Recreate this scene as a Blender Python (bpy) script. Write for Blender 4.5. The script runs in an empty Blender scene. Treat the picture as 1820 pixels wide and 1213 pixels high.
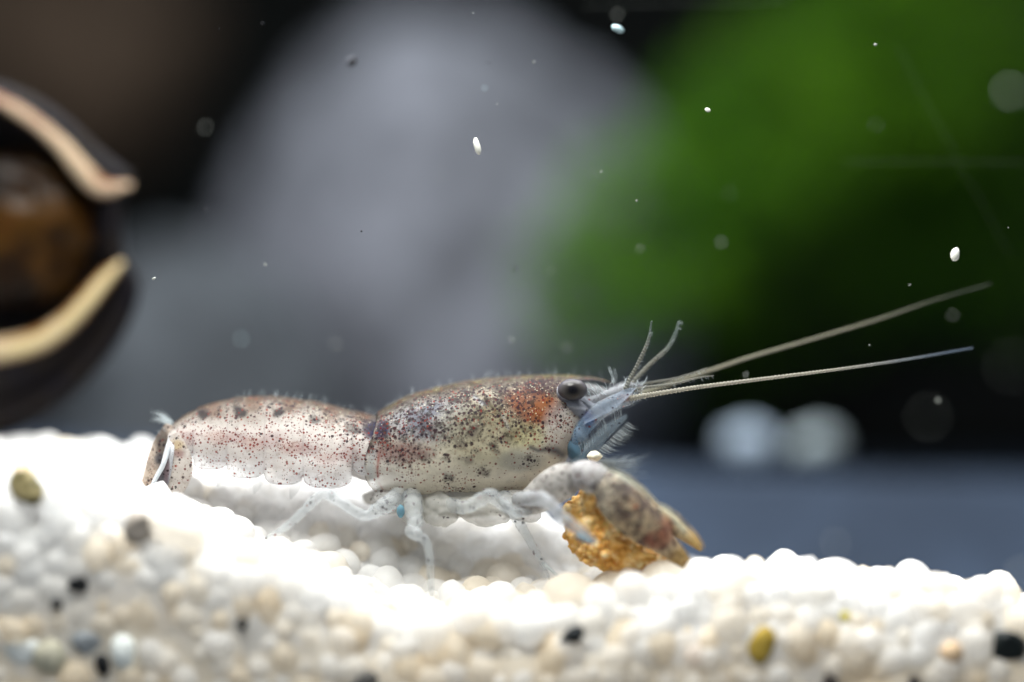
import bpy, math, random
import numpy as np
from mathutils import Vector, Matrix, noise as mnoise

rnd = random.Random(7)
rng = np.random.default_rng(7)
scene = bpy.context.scene
C = scene.collection

# ------------------------------------------------------------------ camera, world, lamps, exposure
CAM_D = 40.0                       # camera to the crayfish; 1 unit is about 2.4 mm of the real tank
cd = bpy.data.cameras.new('camera')
cam = bpy.data.objects.new('camera', cd); C.objects.link(cam)
cam.location = (0, -CAM_D, 0); cam.rotation_euler = (math.radians(90), 0, 0)
cd.sensor_width = 360.0; cd.lens = 360.0 * CAM_D / 18.2
cd.clip_start = 0.5; cd.clip_end = 500
cd.dof.use_dof = True; cd.dof.focus_distance = CAM_D + 0.05
cd.dof.aperture_fstop = cd.lens * 1e-3 / 4.1
scene.camera = cam

w = bpy.data.worlds.new('World'); scene.world = w; w.use_nodes = True
w.node_tree.nodes['Background'].inputs[0].default_value = (0.88, 0.93, 1.0, 1)
w.node_tree.nodes['Background'].inputs[1].default_value = 0.34

def area(name, loc, aim, sx, sy, power, col):
    ld = bpy.data.lights.new(name, 'AREA'); ld.shape = 'RECTANGLE'; ld.size = sx; ld.size_y = sy
    ld.energy = power; ld.color = col
    o = bpy.data.objects.new(name, ld); C.objects.link(o); o.location = loc
    o.rotation_euler = (Vector(aim) - Vector(loc)).to_track_quat('-Z', 'Y').to_euler()
    return o
area('tank_lamp', (-1, 5, 21), (-1, 4, 0), 34, 18, 21000, (0.98, 0.985, 1.0))       # LED bar over the tank
area('rear_tank_lamp', (0, 36, 24), (0, 36, 0), 40, 10, 4200, (0.93, 0.97, 1.0))    # its second bar, over the stones
area('flash_softbox', (-5, -13, 26), (0, 0, -3), 14, 10, 17000, (1.0, 0.985, 0.96))     # photographer's soft light

vs = scene.view_settings
vs.view_transform = 'Standard'; vs.look = 'None'; vs.exposure = 0.0; vs.gamma = 1.0; vs.use_curve_mapping = False
scene.render.engine = 'CYCLES'
cy = scene.cycles
cy.use_denoising = True; cy.use_adaptive_sampling = True; cy.adaptive_threshold = 0.05
cy.max_bounces = 9; cy.diffuse_bounces = 5; cy.glossy_bounces = 3; cy.transmission_bounces = 6
cy.transparent_max_bounces = 10; cy.caustics_reflective = False; cy.caustics_refractive = False
cy.sample_clamp_indirect = 6.0

# ------------------------------------------------------------------ helpers
def P(px, py, y=0.0):
    """a point of the tank at depth y, from the photograph's 1820 x 1213 coordinates"""
    s = (CAM_D + y) / CAM_D / 100.0
    return Vector(((px - 910) * s, y, (606.5 - py) * s))

def to_px(v):
    v = np.asarray(v, dtype=float); s = 100.0 * CAM_D / (CAM_D + v[..., 1])
    return 910 + v[..., 0] * s, 606.5 - v[..., 2] * s

def U(y=0.0): return (CAM_D + y) / CAM_D / 100.0

def interp(x, table):
    """smooth (monotone-ish Catmull-Rom) interpolation through (x, value) knots"""
    xs = np.array([a for a, _ in table], float); ys = np.array([b for _, b in table], float)
    x = np.clip(np.asarray(x, float), xs[0], xs[-1])
    i = np.clip(np.searchsorted(xs, x) - 1, 0, len(xs) - 2)
    m = np.gradient(ys, xs)
    h = xs[i + 1] - xs[i]; t = (x - xs[i]) / h
    return (ys[i] * (2*t**3 - 3*t**2 + 1) + m[i]*h*(t**3 - 2*t**2 + t) + ys[i + 1]*(3*t**2 - 2*t**3) + m[i + 1]*h*(t**3 - t**2))

def lin(x, table):
    return np.interp(x, [a for a, _ in table], [b for _, b in table])

def srgb(r, g, b):
    f = lambda c: ((c/255 + 0.055)/1.055)**2.4 if c > 10 else c/255/12.92
    return (f(r), f(g), f(b))

def mesh(name, verts, faces, mat=None, smooth=True, attrs=None, fmat=None):
    me = bpy.data.meshes.new(name)
    me.from_pydata([tuple(v) for v in verts], [], [tuple(f) for f in faces])
    if mat is not None:
        for m in (mat if isinstance(mat, (list, tuple)) else [mat]): me.materials.append(m)
    if smooth: me.polygons.foreach_set('use_smooth', [True] * len(me.polygons))
    if fmat is not None: me.polygons.foreach_set('material_index', fmat)
    for k, a in (attrs or {}).items():
        a = np.asarray(a, np.float32)
        if a.ndim == 1:
            at = me.attributes.new(k, 'FLOAT', 'POINT'); at.data.foreach_set('value', a)
        else:
            if a.shape[1] == 3: a = np.c_[a, np.ones(len(a), np.float32)]
            at = me.attributes.new(k, 'FLOAT_COLOR', 'POINT'); at.data.foreach_set('color', a.ravel())
    me.update()
    return me

def obj(name, me, parent=None, loc=None):
    o = bpy.data.objects.new(name, me); C.objects.link(o)
    if loc is not None: o.location = loc
    if parent is not None:
        o.parent = parent
        root = parent; acc = Vector((0, 0, 0))
        while root is not None: acc += root.location; root = root.parent
        o.location = (Vector(loc) if loc is not None else Vector((0, 0, 0))) - acc
    return o

def tag(o, label, cat, group=None):
    o['label'] = label; o['category'] = cat
    if group: o['group'] = group
    return o

def empty(name, loc):
    o = bpy.data.objects.new(name, None); C.objects.link(o); o.location = loc; o.empty_display_size = 0.3
    return o

def grid_faces(nu, nv, closed_v=True, off=0):
    F = []
    for i in range(nu - 1):
        for j in range(nv if closed_v else nv - 1):
            k = (j + 1) % nv
            F.append((off + i*nv + j, off + i*nv + k, off + (i + 1)*nv + k, off + (i + 1)*nv + j))
    return F

def resample(pts, n):
    """pts: rows of any dimension; Catmull-Rom through them, n samples even in chord length"""
    p = np.asarray(pts, float); q = np.vstack([2*p[0] - p[1], p, 2*p[-1] - p[-2]])
    seg = np.r_[0, np.cumsum(np.linalg.norm(np.diff(p[:, :3], axis=0), axis=1))]
    out = []
    for s in np.linspace(0, seg[-1], n):
        i = min(np.searchsorted(seg, s, side='right') - 1, len(p) - 2); i = max(i, 0)
        t = (s - seg[i]) / max(seg[i + 1] - seg[i], 1e-9)
        a, b, c, d = q[i], q[i + 1], q[i + 2], q[i + 3]
        out.append(0.5*((2*b) + (-a + c)*t + (2*a - 5*b + 4*c - d)*t*t + (-a + 3*b - 3*c + d)*t**3))
    return np.array(out)

def tube_geo(ctrl, n=24, seg=16, ridges=0, ridge_amp=0.0, flat=1.0, closed_end=True, joints=()):
    """ctrl rows: (px, py, y, radius px). A smooth tapered tube with round ends; flat < 1 thins it towards the camera axis."""
    c = []
    for px, py, y, r in ctrl:
        v = P(px, py, y); c.append((v.x, v.y, v.z, r * U(y)))
    s = resample(c, n); s[:, 3] = np.maximum(s[:, 3], 0.003)
    T = np.gradient(s[:, :3], axis=0); T /= np.linalg.norm(T, axis=1)[:, None] + 1e-12
    A = np.array([0, 1.0, 0])
    V = []
    caps0 = [(-0.9, 0.45), (-0.55, 0.83)] if closed_end else []
    caps1 = [(0.55, 0.83), (0.9, 0.45)] if closed_end else []
    rows = [(s[0, :3] + T[0]*s[0, 3]*a, T[0], s[0, 3]*b) for a, b in caps0]
    for i in range(n):
        r = s[i, 3] * (1 + (ridge_amp * math.cos(2*math.pi*ridges*i/(n - 1)) if ridges else 0))*(1 - sum(0.18*math.exp(-((i/(n - 1) - q)/0.016)**2) - 0.07*math.exp(-((i/(n - 1) - q + 0.045)/0.03)**2) for q in joints))
        rows.append((s[i, :3], T[i], r))
    rows += [(s[-1, :3] + T[-1]*s[-1, 3]*a, T[-1], s[-1, 3]*b) for a, b in caps1]
    for p, t, r in rows:
        u = np.cross(t, A); u /= np.linalg.norm(u) + 1e-9
        v = np.cross(u, t)
        for k in range(seg):
            a = 2*math.pi*k/seg
            V.append(p + u*math.cos(a)*r + v*math.sin(a)*r*flat)
    F = grid_faces(len(rows), seg)
    n0 = len(V)
    V.append(rows[0][0] - T[0]*rows[0][2]*0.2); V.append(rows[-1][0] + T[-1]*rows[-1][2]*0.2)
    for k in range(seg):
        F.append((n0, (k + 1) % seg, k)); b = (len(rows) - 1)*seg
        F.append((n0 + 1, b + k, b + (k + 1) % seg))
    return np.array(V), F

def blade_geo(ctrl, n=26, m=11, thick=0.04, bow=0.0, tilt=0.0):
    """ctrl rows: (px, py, y, half width px): a leaf-like plate along a midline, lens-shaped in section"""
    c = []
    for px, py, y, r in ctrl:
        v = P(px, py, y); c.append((v.x, v.y, v.z, r * U(y)))
    s = resample(c, n); s[:, 3] = np.maximum(s[:, 3], 0.004)
    T = np.gradient(s[:, :3], axis=0); T /= np.linalg.norm(T, axis=1)[:, None] + 1e-12
    V = []
    for sg in (-1, 1):
        for i in range(n):
            u = np.cross(T[i], [0, 1, 0]); u /= np.linalg.norm(u) + 1e-9
            u = u*math.cos(tilt) + np.array([0, 1, 0])*math.sin(tilt)
            nn = np.cross(u, T[i]); nn /= np.linalg.norm(nn) + 1e-9
            for j in range(m):
                q = -1 + 2*j/(m - 1)
                V.append(s[i, :3] + u*q*s[i, 3] + nn*(sg*thick*math.sqrt(max(0, 1 - q*q))*math.sin(math.pi*(0.08 + 0.84*i/(n - 1))) + bow*(1 - q*q)))
    F = grid_faces(n, m, False) + [f[::-1] for f in grid_faces(n, m, False, n*m)]
    return np.array(V), F

def hairs_geo(list_of, seg=3):
    """each: (p0, p1, p2, r0) world points; a thin bent cone"""
    V, F = [], []
    for p0, p1, p2, r in list_of:
        p0, p1, p2 = map(np.array, (p0, p1, p2)); b = len(V)
        t = p2 - p0; u = np.cross(t, [0.3, 1, 0.2]); u /= np.linalg.norm(u) + 1e-9
        v = np.cross(t, u); v /= np.linalg.norm(v) + 1e-9
        for p, rr in ((p0, r), (p1, r*0.75)):
            for k in range(seg):
                a = 2*math.pi*k/seg; V.append(p + (u*math.cos(a) + v*math.sin(a))*rr)
        V.append(p2)
        for k in range(seg):
            k2 = (k + 1) % seg
            F.append((b + k, b + k2, b + seg + k2, b + seg + k)); F.append((b + seg + k, b + seg + k2, b + 2*seg))
    return np.array(V), F

def join_geo(parts):
    V, F, off = [], [], 0
    for v, f in parts:
        V.append(v); F += [tuple(i + off for i in q) for q in f]; off += len(v)
    return np.vstack(V), F

_ico = {}
def ico(level):
    if level not in _ico:
        import bmesh
        bm = bmesh.new(); bmesh.ops.create_icosphere(bm, subdivisions=level, radius=1)
        _ico[level] = (np.array([v.co[:] for v in bm.verts]), [tuple(v.index for v in f.verts) for f in bm.faces]); bm.free()
    return _ico[level]

def fbm(p, scale, octv=4, seed=0.0):
    return mnoise.fractal(Vector((p[0]*scale + seed, p[1]*scale + seed*1.7, p[2]*scale - seed)), 1.0, 2.0, octv)

# ------------------------------------------------------------------ materials
def newmat(name):
    m = bpy.data.materials.new(name); m.use_nodes = True
    nt = m.node_tree; nt.nodes.clear()
    out = nt.nodes.new('ShaderNodeOutputMaterial')
    return m, nt, out

class NB:
    """small node-building helper"""
    def __init__(s, nt): s.nt = nt
    def n(s, t, **kw):
        x = s.nt.nodes.new(t)
        for k, v in kw.items(): setattr(x, k, v)
        return x
    def set(s, sock, v):
        if hasattr(v, 'is_linked') or hasattr(v, 'links'): s.nt.links.new(v, sock)
        elif v is not None: sock.default_value = v
    def math(s, op, a, b=None, c=None, clamp=False):
        x = s.n('ShaderNodeMath', operation=op, use_clamp=clamp)
        s.set(x.inputs[0], a); s.set(x.inputs[1], b)
        if c is not None: s.set(x.inputs[2], c)
        return x.outputs[0]
    def mix(s, f, a, b, blend='MIX'):
        x = s.n('ShaderNodeMix', data_type='RGBA', blend_type=blend)
        s.set(x.inputs[0], f)
        for i, v in ((6, a), (7, b)):
            if isinstance(v, tuple): v = (*v[:3], 1)
            s.set(x.inputs[i], v)
        return x.outputs[2]
    def attr(s, name, typ='GEOMETRY'): return s.n('ShaderNodeAttribute', attribute_name=name, attribute_type=typ)
    def coord(s): return s.n('ShaderNodeTexCoord').outputs['Object']
    def noise(s, scale, detail=4, rough=0.55, vec=None, dist=0.0):
        x = s.n('ShaderNodeTexNoise'); x.inputs['Scale'].default_value = scale; x.inputs['Detail'].default_value = detail
        x.inputs['Roughness'].default_value = rough; x.inputs['Distortion'].default_value = dist
        s.set(x.inputs['Vector'], vec if vec is not None else s.coord()); return x.outputs[0]
    def vor(s, scale, vec=None, rand=1.0):
        x = s.n('ShaderNodeTexVoronoi'); x.inputs['Scale'].default_value = scale; x.inputs['Randomness'].default_value = rand
        s.set(x.inputs['Vector'], vec if vec is not None else s.coord()); return x
    def ramp(s, f, stops):
        x = s.n('ShaderNodeValToRGB'); e = x.color_ramp.elements
        while len(e) < len(stops): e.new(0.5)
        for k, (p, c) in enumerate(stops): e[k].position = p; e[k].color = (*c[:3], 1)
        s.set(x.inputs[0], f); return x.outputs[0]
    def smooth(s, v, a, b, to0=0.0, to1=1.0):
        x = s.n('ShaderNodeMapRange', interpolation_type='SMOOTHSTEP')
        for i, q in enumerate((v, a, b, to0, to1)): s.set(x.inputs[i], q)
        return x.outputs[0]
    def bump(s, h, strength, dist):
        x = s.n('ShaderNodeBump'); x.inputs['Strength'].default_value = strength; x.inputs['Distance'].default_value = dist
        s.set(x.inputs['Height'], h); return x.outputs[0]
    def principled(s, col, rough=0.5, **kw):
        x = s.n('ShaderNodeBsdfPrincipled')
        if isinstance(col, tuple): col = (*col[:3], 1)
        s.set(x.inputs['Base Color'], col); s.set(x.inputs['Roughness'], rough)
        for k, v in kw.items(): s.set(x.inputs[k.replace('_', ' ')], v)
        return x
    def mixs(s, f, a, b):
        x = s.n('ShaderNodeMixShader'); s.set(x.inputs[0], f)
        s.nt.links.new(a, x.inputs[1]); s.nt.links.new(b, x.inputs[2]); return x.outputs[0]

def simple(name, col, rough=0.5, var=0.25, nscale=2.0, bump=0.0, bscale=6.0, spec=0.12, trans=0.0, sss=0.0, rad=0.2, alpha=1.0, col2=None):
    m, nt, out = newmat(name); b = NB(nt)
    c2 = col2 or tuple(c*(1 - var) for c in col)
    f = b.smooth(b.noise(nscale), 0.35, 0.65)
    col_ = b.mix(f, tuple(min(1, c*(1 + var*0.5)) for c in col), c2)
    kw = {'Specular IOR Level': spec}
    p = b.principled(col_, rough, **{'Specular_IOR_Level': spec})
    if bump: nt.links.new(b.bump(b.noise(bscale, 6), bump, 0.1), p.inputs['Normal'])
    if sss:
        p.inputs['Subsurface Weight'].default_value = sss; p.inputs['Subsurface Radius'].default_value = (rad, rad*0.8, rad*0.6); p.inputs['Subsurface Scale'].default_value = 1.0
    sh = p.outputs[0]
    if trans:
        t = b.n('ShaderNodeBsdfTranslucent'); nt.links.new(col_, t.inputs[0]); sh = b.mixs(trans, sh, t.outputs[0])
    if alpha < 1:
        tr = b.n('ShaderNodeBsdfTransparent'); sh = b.mixs(1 - alpha, sh, tr.outputs[0])
    nt.links.new(sh, out.inputs[0]); return m

def grain_mat(name, attr_type):
    """quartz sand: mostly milky white, some cream, tan, pinkish and grey; light passes through each grain"""
    m, nt, out = newmat(name); b = NB(nt)
    t = b.attr('tint', attr_type).outputs['Fac']
    col = b.ramp(t, [(0.0, (0.97, 0.97, 0.97)), (0.45, (0.96, 0.955, 0.945)), (0.62, (0.92, 0.86, 0.76)), (0.78, (0.85, 0.73, 0.55)),
                     (0.88, (0.86, 0.78, 0.72)), (0.94, (0.70, 0.70, 0.69)), (1.0, (0.78, 0.62, 0.40))])
    nz = b.noise(5.0, 4)
    col = b.mix(b.math('MULTIPLY', b.smooth(nz, 0.45, 0.75), 0.35), col, b.mix(0.5, col, (0.75, 0.66, 0.55)))
    p = b.principled(col, 0.38, **{'Specular_IOR_Level': 0.12})
    nt.links.new(b.bump(b.noise(9.0, 5), 0.25, 0.05), p.inputs['Normal'])
    tl = b.n('ShaderNodeBsdfTranslucent'); nt.links.new(col, tl.inputs[0])
    tr = b.n('ShaderNodeBsdfTransparent')
    nt.links.new(b.mixs(0.34, b.mixs(0.50, p.outputs[0], tl.outputs[0]), tr.outputs[0]), out.inputs[0]); return m

M = {}
M['grain_joined'] = grain_mat('quartz_sand', 'GEOMETRY')
M['grain_single'] = grain_mat('quartz_grain', 'OBJECT')
M['stone'] = simple('grey_stone', (0.135, 0.143, 0.168), 0.75, 0.55, 0.42, 0.6, 1.2)
M['stone_dark'] = simple('slate_stone', (0.042, 0.048, 0.055), 0.75, 0.35, 0.3, 0.6, 1.2)
M['brown_stone'] = simple('brown_stone', (0.045, 0.031, 0.021), 0.8, 0.4, 0.3, 0.6, 1.0)
M['floor'] = simple('slate_gravel', (0.022, 0.033, 0.054), 0.8, 0.25, 0.25, 0.8, 3.0)
M['back'] = simple('dark_back_panel', (0.004, 0.0055, 0.005), 0.7, 0.3, 0.1)
M['pebble'] = simple('pale_pebble', (0.25, 0.31, 0.38), 0.55, 0.15, 0.8, 0.3, 2.0)

# ------------------------------------------------------------------ the setting
def sm_(x, a, b):
    t = min(1, max(0, (x - a)/(b - a))); return t*t*(3 - 2*t)
def heightfield(name, x0, x1, nx, y0, y1, ny, fz, mat):
    xs = np.linspace(x0, x1, nx); ys = np.linspace(y0, y1, ny)
    V = [(x, y, fz(x, y)) for y in ys for x in xs]
    return obj(name, mesh(name, V, [tuple(f[::-1]) for f in grid_faces(ny, nx, False)], mat))

fl = heightfield('tank_floor', -60, 60, 70, 4, 72, 220, lambda x, y: -5.35 + (2.40 - 0.035*(x - 4))*float(sm_(y, 7.0, 11.0))*(1 - float(sm_(y, 13.0, 16.5))) + 0.12*fbm((x, y, 0), 0.35, 3), M['floor'])
fl['kind'] = 'structure'
V = [(-60, 72, -6), (60, 72, -6), (60, 72, 40), (-60, 72, 40), (-60, 72.6, -6), (60, 72.6, -6), (60, 72.6, 40), (-60, 72.6, 40)]
bw = obj('back_wall', mesh('back_wall', V, [(0, 1, 2, 3), (5, 4, 7, 6), (3, 2, 6, 7), (0, 4, 5, 1), (1, 5, 6, 2), (0, 3, 7, 4)], M['back'], False))
bw['kind'] = 'structure'

# ---- sand: for every x a path in (y, z) from the glass over the rim, the hollow and the far ridge down to the floor
GLASS_Y = -2.0
RIM = [(-260, 805), (0, 812), (150, 838), (250, 866), (330, 888), (400, 926), (475, 958), (560, 985), (620, 1016), (700, 1054), (760, 1064), (850, 1054),
       (1000, 1042), (1100, 1030), (1170, 1014), (1230, 1000), (1300, 990), (1400, 984), (1500, 997), (1600, 1008), (1700, 1020), (1800, 1040), (2100, 1060)]
HOLLOW = [(-260, 800), (0, 810), (250, 868), (330, 886), (475, 945), (560, 965), (650, 996), (765, 1016), (900, 1020), (1000, 1038), (1100, 1030), (1250, 1018), (1500, 1025), (1800, 1060), (2100, 1080)]
RIDGE = [(-260, 770), (0, 790), (100, 798), (200, 800), (280, 818), (340, 832), (450, 828), (650, 852), (800, 892), (950, 926), (1030, 944), (1100, 968), (1230, 1006), (1400, 1030), (1800, 1075), (2100, 1090)]

def sand_path(x, sink=0.33):
    px = 910 + x*100
    ry = float(lin(px, [(0, -1.2), (500, -1.05), (900, -0.95), (1200, -0.75), (1820, -0.65)]))
    def z(table, y): return (606.5 - float(interp(px, table)))*U(y) - sink
    zr, zh, zb = z(RIM, ry), z(HOLLOW, 0.5), z(RIDGE, 2.6)
    zg = min(zr - 0.75, zr - 0.2)
    pts = [(GLASS_Y + 0.24, -8.0), (GLASS_Y + 0.24, zg - 0.35), (GLASS_Y + 0.42, zg), (0.5*(GLASS_Y + ry), zg*0.3 + zr*0.7), (ry, zr), (0.5, zh), (2.6, zb), (4.2, zb - 0.15), (6.0, min(-4.3, zb - 0.5)), (8.0, -5.6)]
    return resample(np.array([(0, a, b) for a, b in pts]), 80)[:, 1:]

xs_path = np.linspace(-13.5, 13.5, 136)
PATHS = np.array([sand_path(x) for x in xs_path])           # (nx, 80, 2)
def path_at(x):
    f = np.clip((x - xs_path[0])/(xs_path[1] - xs_path[0]), 0, len(xs_path) - 1.001); i = int(f); t = f - i
    return PATHS[i]*(1 - t) + PATHS[i + 1]*t

def sand_hit(px, py):
    """where the line of sight through (px, py) meets the front of the sand"""
    x = (px - 910)/100.0
    for _ in range(3):
        pth = path_at(x)
        q = 606.5 - pth[:, 1]*100*CAM_D/(CAM_D + pth[:, 0])
        k = int(np.argmax(q <= py)); y, z = pth[k]
        x = (px - 910)*U(y)
    return Vector((x, y, (606.5 - py)*U(y)))

V = []
for i, x in enumerate(xs_path):
    p = PATHS[i]; T = np.gradient(p, axis=0); T /= np.linalg.norm(T, axis=1)[:, None]
    q = p + np.c_[T[:, 1], -T[:, 0]]*np.interp(np.arange(80), [0, 26, 40, 79], [-0.13, -0.10, 0.03, 0.05])[:, None]                    # a little under the grains
    V += [(x, a, b) for a, b in q]
n_s = len(V)
sand_attr = np.array([0.12 + 0.56*sm_(-v_[2], 3.9 - 0.12*min(6, max(0, -v_[0])), 5.7) + 0.10*fbm(v_, 0.9, 3, 2.0) for v_ in V])
sand = obj('sand_bed', mesh('sand_bed', V, grid_faces(len(xs_path), 80, False), M['grain_joined'], True, {'tint': sand_attr}))
sand['kind'] = 'structure'

def grain_shape(level, seed):
    v, f = ico(level); r = np.random.default_rng(seed)
    a = v.copy()
    for _ in range(4):                                       # low bumps and a few worn facets
        d = r.normal(size=3); d /= np.linalg.norm(d); a = a*(1 + 0.09*r.uniform(-1, 1)*np.cos(2.2*(v@d) + r.uniform(0, 6)))[:, None]
    for _ in range(5):
        d = r.normal(size=3); d /= np.linalg.norm(d); h = r.uniform(0.72, 0.92)
        k = a@d - h; a = a - np.outer(np.maximum(k, 0)*0.75, d)
    return a*r.uniform(0.78, 1.18, 3)[None, :], f
SHAPES2 = [grain_shape(3, 100 + k) for k in range(14)]
SHAPES1 = [grain_shape(2, 200 + k) for k in range(14)]
def rot():
    q = rng.normal(size=4); q /= np.linalg.norm(q); a, b, c, d = q
    return np.array([[1-2*(c*c+d*d), 2*(b*c-a*d), 2*(b*d+a*c)], [2*(b*c+a*d), 1-2*(b*b+d*d), 2*(c*d-a*b)], [2*(b*d-a*c), 2*(c*d+a*b), 1-2*(b*b+c*c)]])
def tint(front_low):
    u = rng.random()
    if u < 0.82 - 0.66*front_low: return rng.uniform(0.0 + 0.3*front_low, 0.5)
    if u < 0.985: return rng.uniform(0.42, 0.62 + 0.16*front_low)
    return rng.uniform(0.85, 1.0)

ODD = [(140, 1041, 14, 11), (101, 1073, 9, 9), (183, 1184, 12, 20), (430, 1109, 13, 11), (1018, 1132, 20, 14), (1785, 1146, 28, 24), (1352, 1146, 20, 30), (1502, 1097, 7, 9), (52, 868, 30, 26), (247, 932, 24, 22), (153, 1141, 22, 20), (222, 1160, 26, 30), (355, 932, 4, 20), (1690, 1162, 22, 20), (1474, 1212, 15, 14), (1626, 1213, 9, 10), (648, 1211, 20, 12), (85, 1165, 30, 26), (40, 1155, 24, 20)]      # places kept free for the coloured grains below
grains = []                                                  # (x, y, z, r, tint, score)
for x in np.arange(-12.6, 12.6, 0.40):
    pth = path_at(x); L = np.r_[0, np.cumsum(np.linalg.norm(np.diff(pth, axis=0), axis=1))]
    s = 0.9 + rng.random()*0.3
    while s < L[-1]:
        gx = x + rng.uniform(-0.13, 0.13)
        y, z = [np.interp(s, L, path_at(gx)[:, k]) for k in (0, 1)]
        r = float(np.clip(rng.normal(0.32, 0.085), 0.17, 0.50)); jz = rng.uniform(-0.07, 0.09)
        y2, z2 = y + rng.uniform(-0.05, 0.05), z + jz
        y2 = max(y2, GLASS_Y + r*1.02)
        px, py = to_px((gx, y2, z2)); low = float(np.clip((py - 960 + 60*(px < 700))/200, 0, 1))
        if y2 < -0.6 and any(((px - a)/(c + 17))**2 + ((py - e)/(d + 17))**2 < 1 for a, e, c, d in ODD):
            s += 0.2; continue
        seen = (-20 < px < 1840) and (-20 < 1240 - py) and y2 < 1.5
        score = r*(1.0 if seen else 0.0)*(1.3 if y2 < 1.3 and y2 > -1.4 else 1.0)*rng.uniform(0.8, 1.2)
        grains.append((gx, y2, z2, r, tint(low), score))
        s += rng.uniform(0.33, 0.46)
    # a second, looser layer that piles a few grains on top of the rim
for k in range(150):
    px = rng.uniform(-20, 1840); x = (px - 910)/100; pth = path_at(x); k2 = rng.integers(30, 52)
    y, z = pth[k2]; r = rng.uniform(0.19, 0.30)
    grains.append((x, y, z + rng.uniform(0.12, 0.26), r, tint(0), r*1.2 if y < 1 else 0))
order = sorted(range(len(grains)), key=lambda i: -grains[i][5])
single = set(order[:295])
shape_meshes = [mesh('sand_grain', v, f, M['grain_single']) for v, f in SHAPES2]
for i in sorted(single):
    x, y, z, r, t, _ = grains[i]
    o = obj('sand_grain', shape_meshes[i % 14], sand, (x, y, z))
    o.rotation_euler = Matrix(rot()).to_euler(); o.scale = (r, r, r); o['tint'] = float(t)
Vs, Fs, tn, off = [], [], [], 0
for i, g in enumerate(grains):
    if i in single: continue
    x, y, z, r, t, _ = g
    v, f = (SHAPES2 if y < 0.9 and -10 < x < 10 and i % 3 == 0 else SHAPES1)[i % 14]
    Vs.append((v*r)@rot().T + np.array([x, y, z])); Fs += [tuple(k + off for k in q) for q in f]; tn.append(np.full(len(v), t)); off += len(v)
o = obj('sand', mesh('sand', np.vstack(Vs), Fs, M['grain_joined'], True, {'tint': np.concatenate(tn)}), sand)
o['kind'] = 'stuff'

# ---- the odd grains that stand out by colour
def odd_grain(px, py, rx, rz, col, label, ang=0.0, rough=0.45, fwd=0.12, name='sand_grain', col2=None, angular=False):
    if rx > 5: rx, rz = rx*1.28, rz*1.28
    p = sand_hit(px, py); rr = np.random.default_rng(int(px*7 + py))
    v, f = grain_shape(3, int(px*3 + py))
    if angular:
        for _ in range(7):
            d = rr.normal(size=3); d /= np.linalg.norm(d); k = v@d - rr.uniform(0.5, 0.75); v = v - np.outer(np.maximum(k, 0), d)
    s = U(p.y); v = v*np.array([rx*s, min(rx, rz)*s*0.8, rz*s]); a = math.radians(ang)
    v = v@np.array([[math.cos(a), 0, -math.sin(a)], [0, 1, 0], [math.sin(a), 0, math.cos(a)]])
    m = simple('tinted_grain', col, rough, 0.25, 6.0, 0.3, 8.0, col2=col2)
    o = obj(name, mesh(name, v, f, m), None, p + Vector((0, -0.30 - fwd, 0)))
    o.location.y = max(o.location.y, GLASS_Y + min(rx, rz)*U(p.y)*0.8)
    o.location.x *= (CAM_D + o.location.y)/(CAM_D + p.y); o.location.z *= (CAM_D + o.location.y)/(CAM_D + p.y)
    return tag(o, label, 'sand grain', 'coloured grains in the white sand')
K = (0.012, 0.013, 0.014)
odd_grain(140, 1041, 14, 11, K, 'small oval black grain in the sand, upper of the close black pair')
odd_grain(101, 1073, 9, 9, (0.03, 0.03, 0.03), 'tiny round black grain, lower of the close black pair')
odd_grain(183, 1184, 12, 20, K, 'upright oval black grain between slate grey and white grains', -12)
odd_grain(430, 1109, 13, 11, (0.05, 0.045, 0.04), 'dark grey chip set alone in pale sand', 35, angular=True)
odd_grain(1018, 1132, 20, 14, (0.010, 0.013, 0.015), 'angular black chip in the sand below the orange food', -38, angular=True)
odd_grain(1785, 1146, 28, 24, (0.010, 0.014, 0.014), 'large glossy black pebble at the sand by the picture edge', 15, 0.3, angular=True)
odd_grain(1352, 1146, 16, 24, (0.36, 0.25, 0.045), 'large mustard yellow grain in the sand', 8)
odd_grain(1502, 1097, 7, 9, (0.55, 0.46, 0.0), 'tiny bright yellow grain in white sand', -20)
odd_grain(52, 868, 30, 26, (0.24, 0.20, 0.10), 'olive tan grain with a dark smudge below the snail', 25, angular=True, col2=(0.08, 0.07, 0.03), fwd=0.25)
odd_grain(247, 932, 24, 22, (0.34, 0.30, 0.26), 'grey brown blocky grain below the tail fan', 20, fwd=0.2, angular=True)
odd_grain(153, 1141, 22, 20, (0.24, 0.26, 0.28), 'round slate grey grain above the upright black one')
odd_grain(222, 1160, 26, 30, (0.80, 0.84, 0.82), 'bright white wedge shaped grain beside the slate grey one', 160)
odd_grain(355, 932, 5, 22, (0.62, 0.50, 0.10), 'thin yellow sliver standing in the sand below the abdomen', 4, fwd=0.32)
odd_grain(1690, 1162, 22, 20, (0.58, 0.42, 0.27), 'pale tan grain beside the large black pebble')
odd_grain(1474, 1212, 15, 14, (0.06, 0.05, 0.045), 'dark brown grain half cut off by the frame, below the yellow ones')
odd_grain(1626, 1213, 9, 10, (0.04, 0.035, 0.035), 'small black grain at the frame edge, below the tan one')
odd_grain(648, 1211, 20, 12, (0.10, 0.095, 0.09), 'dark grey grain at the frame edge below the hollow')
odd_grain(85, 1165, 30, 26, (0.48, 0.46, 0.36), 'olive cream grain low in the sand beside the slate grey one')
odd_grain(40, 1155, 24, 20, (0.74, 0.77, 0.76), 'cool white grain low in the sand near the frame edge')

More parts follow.
